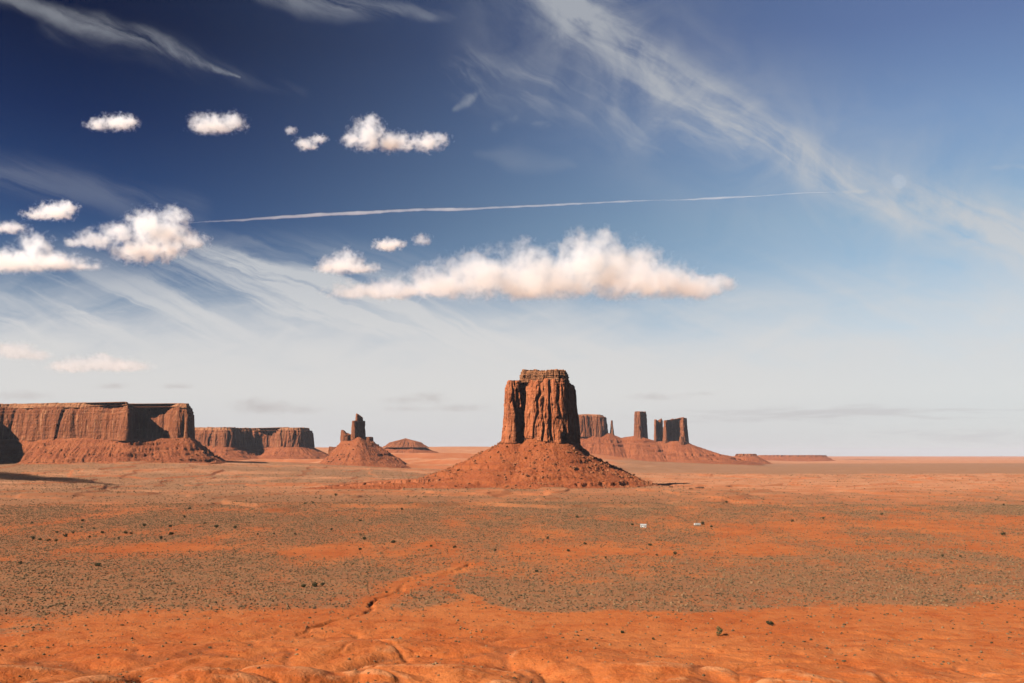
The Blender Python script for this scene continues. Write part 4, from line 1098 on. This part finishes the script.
cloud([(360, 293, 34, 11), (395, 288, 40, 13), (440, 283, 42, 18), (480, 276, 40, 24), (530, 272, 44, 30), (585, 262, 38, 33), (540, 282, 90, 20),
       (620, 270, 40, 34), (600, 244, 22, 14), (650, 284, 46, 22), (690, 285, 34, 16), (718, 283, 18, 11), (650, 255, 14, 10)],
      'large flat-based white cumulus cloud spread out above the central butte', seed=1, flat=303)
cloud([(338, 264, 22, 11), (348, 258, 15, 12), (328, 268, 14, 7), (362, 270, 20, 7)], 'small puffy cloud just left of the large flat-based cumulus', seed=2, flat=276)
cloud([(388, 246, 15, 7), (396, 243, 10, 5)], 'tiny torn puff between the contrail and the left end of the large cumulus', seed=3)
cloud([(422, 240, 10, 8)], 'faint round puff just under the middle of the contrail', seed=4, dens=0.5)
cloud([(368, 134, 20, 17), (372, 122, 10, 9), (354, 138, 15, 9), (392, 140, 20, 10), (425, 141, 22, 9), (440, 137, 12, 6), (408, 148, 12, 6)], 'two-lobed white cloud high above the contrail', seed=5)
cloud([(210, 123, 25, 10), (200, 125, 15, 8), (232, 122, 16, 11)], 'ragged white cloud second from the left in the high row', seed=6)
cloud([(118, 123, 20, 8), (100, 126, 14, 6), (128, 121, 11, 7)], 'small white cloud at the left end of the high row', seed=7)
cloud([(306, 145, 12, 7), (318, 138, 10, 5)], 'little torn cloud in the gap left of the two-lobed cloud', seed=8)
cloud([(290, 131, 7, 6)], 'tiny cloud scrap right of the ragged cloud', seed=9, dens=0.6)
cloud([(55, 211, 21, 9), (40, 215, 18, 6), (66, 207, 12, 7)], 'small bright cloud at the left above the low white bank', seed=10)
cloud([(8, 228, 22, 7)], 'thin cloud scrap cut by the left picture edge', seed=11, dens=0.7)
cloud([(20, 260, 45, 14), (32, 246, 20, 16), (0, 262, 40, 14), (60, 264, 35, 11), (88, 268, 22, 6)], 'broad white cloud bank with a pointed top at the left edge', seed=12, flat=274)
cloud([(152, 228, 26, 20), (168, 232, 24, 18), (172, 216, 14, 12), (140, 250, 30, 13), (165, 250, 25, 12), (195, 242, 16, 10), (120, 234, 24, 10), (100, 240, 28, 9), (78, 242, 16, 6), (182, 218, 10, 9)],
      'billowing white cloud at the left end of the contrail', seed=13, flat=268)

for blobs, lab, kw in [
    ([(16, 352, 30, 11), (36, 355, 20, 8)], 'pale low cloud cut by the left edge above the left mesa', dict(seed=21, dens=0.648)),
    ([(95, 363, 44, 10), (70, 367, 30, 8), (130, 366, 30, 8), (100, 357, 16, 6)], 'long low cloud floating above the middle of the left mesa', dict(seed=22, dens=0.594, flat=376)),
    ([(110, 386, 22, 5)], 'thin grey cloud sliver just above the left mesa rim', dict(seed=23, dens=0.288)),
    ([(176, 386, 22, 4.5)], 'thin grey cloud sliver above the right end of the left mesa', dict(seed=24, dens=0.288)),
    ([(22, 396, 40, 7)], 'dim grey cloud touching the left mesa rim at the left edge', dict(seed=25, dens=0.252)),
    ([(262, 407, 40, 10), (300, 410, 30, 6), (252, 402, 20, 6)], 'faint grey cloud low above the second mesa', dict(seed=26, dens=0.252)),
    ([(430, 397, 22, 8), (410, 400, 35, 6), (460, 408, 44, 6), (405, 409, 30, 5)], 'faint grey cloud low between the spire and the central butte', dict(seed=27, dens=0.252)),
    ([(656, 397, 32, 6), (700, 394, 22, 3)], 'faint grey streak of cloud above the two rock towers', dict(seed=28, dens=0.252)),
]:
    cloud(blobs, lab, Y=24000.0, erode=0.6, col=(0.33, 0.37, 0.42) if kw['seed'] < 23 else (0.055, 0.05, 0.055), **kw)

# contrail: a long thin tube of ice far up
def contrail():
    pts = [(186, 223, 0.6), (215, 221.5, 1.3), (270, 218, 1.9), (330, 214.5, 2.4), (390, 211.5, 2.3), (450, 209.3, 1.9), (520, 206.3, 1.5), (600, 203, 1.3), (680, 199.5, 1.1), (760, 195.5, 0.9), (835, 192, 0.4)]
    pts = np.array(pts); ts = np.linspace(0, len(pts) - 1, 160)
    px, py, rr = (np.interp(ts, np.arange(len(pts)), pts[:, i]) for i in range(3))
    Y0, Y1 = 34000.0, 42000.0
    rnd = np.random.RandomState(5)
    rr = rr * 0.72 * (1 + 0.18 * np.convolve(rnd.randn(160 + 6), np.ones(7) / 2.6, 'valid'))
    py = py + 0.35 * np.convolve(rnd.randn(160 + 10), np.ones(11) / 3.3, 'valid')
    V = []; NS = 10
    for i in range(160):
        Y = Y0 + (Y1 - Y0) * i / 159
        c = np.array(P(px[i], py[i], Y)); r = max(rr[i], 0.25) * Y / F
        for k in range(NS):
            a_ = 2 * math.pi * k / NS
            V.append(c + np.array([0, math.cos(a_) * r, math.sin(a_) * r]))
    V = np.array(V); o0 = V.mean(0)
    Q = [(i * NS + k, i * NS + (k + 1) % NS, (i + 1) * NS + (k + 1) % NS, (i + 1) * NS + k) for i in range(159) for k in range(NS)]
    T = [(0, k + 1, k) for k in range(1, NS - 1)] + [(159 * NS, 159 * NS + k, 159 * NS + k + 1) for k in range(1, NS - 1)]
    me = mesh_np('contrail', V - o0, Q, T)
    m, t, out = new_mat('ice_trail')
    vs = t.nodes.new('ShaderNodeVolumeScatter'); vs.inputs['Density'].default_value = 0.0028
    vs.inputs['Color'].default_value = (0.99, 0.99, 1.0, 1)
    t.links.new(vs.outputs[0], out.inputs['Volume'])
    o = link('contrail', me, m); o.location = o0
    tag(o, 'long thin white vapour trail crossing the blue sky', 'contrail')
contrail()

# daytime moon: its light adds to the blue of the air in front of it
def moon():
    Y = 60000.0
    bm = bmesh.new(); bmesh.ops.create_uvsphere(bm, u_segments=32, v_segments=20, radius=7.2 * Y / F)
    me = bpy.data.meshes.new('moon'); bm.to_mesh(me); bm.free()
    me.polygons.foreach_set('use_smooth', [True] * len(me.polygons))
    m, t, out = new_mat('moon_rock')
    df = t.nodes.new('ShaderNodeBsdfDiffuse'); tr = t.nodes.new('ShaderNodeBsdfTransparent'); ad = t.nodes.new('ShaderNodeAddShader')
    tc = t.nodes.new('ShaderNodeTexCoord')
    n = noise(E(t, tc.outputs['Generated']), 3.0, 4.0, 0.5)
    put(t, df.inputs[0], mix(n, (0.008, 0.008, 0.008), (0.018, 0.018, 0.018)))
    t.links.new(df.outputs[0], ad.inputs[0]); t.links.new(tr.outputs[0], ad.inputs[1]); t.links.new(ad.outputs[0], out.inputs['Surface'])
    o = link('moon', me, m); o.location = P(899, 181.5, Y)
    tag(o, 'pale daytime moon showing through the cirrus at the right', 'moon')
moon()

# a thin cloud high on the left, out of the picture: its shadow is the dark line on the left plain
def shadow_cloud():
    A, B = Vector((*GP(-45, 477.0), 0)), Vector((*GP(118, 487.0), 0))
    c = (A + B) / 2; s = Vector(sdir); c = c + s * (1500.0 / s.z)
    L_ = (B - A).length / 2
    bm = bmesh.new(); bmesh.ops.create_icosphere(bm, subdivisions=4, radius=1.0)
    ax = (B - A).normalized(); ay = Vector((-ax.y, ax.x, 0))
    for v in bm.verts:
        q = v.co.copy(); w = 1 + 0.25 * float(pn(q.x * 2.2, q.y * 1.5, 3.0))
        v.co = ax * (q.x * L_) + ay * (q.y * 30 * w) + Vector((0, 0, q.z * 60 * w))
    me = bpy.data.meshes.new('cloud_hull'); bm.to_mesh(me); bm.free()
    m, t, out = new_mat('dense_cloud_vapour')
    vs = t.nodes.new('ShaderNodeVolumeScatter'); vs.inputs['Density'].default_value = 0.05
    t.links.new(vs.outputs[0], out.inputs['Volume'])
    o = link('cloud', me, m); o.location = c
    tag(o, 'long thin cloud out of view at the left, shading the left plain', 'cloud')
shadow_cloud()
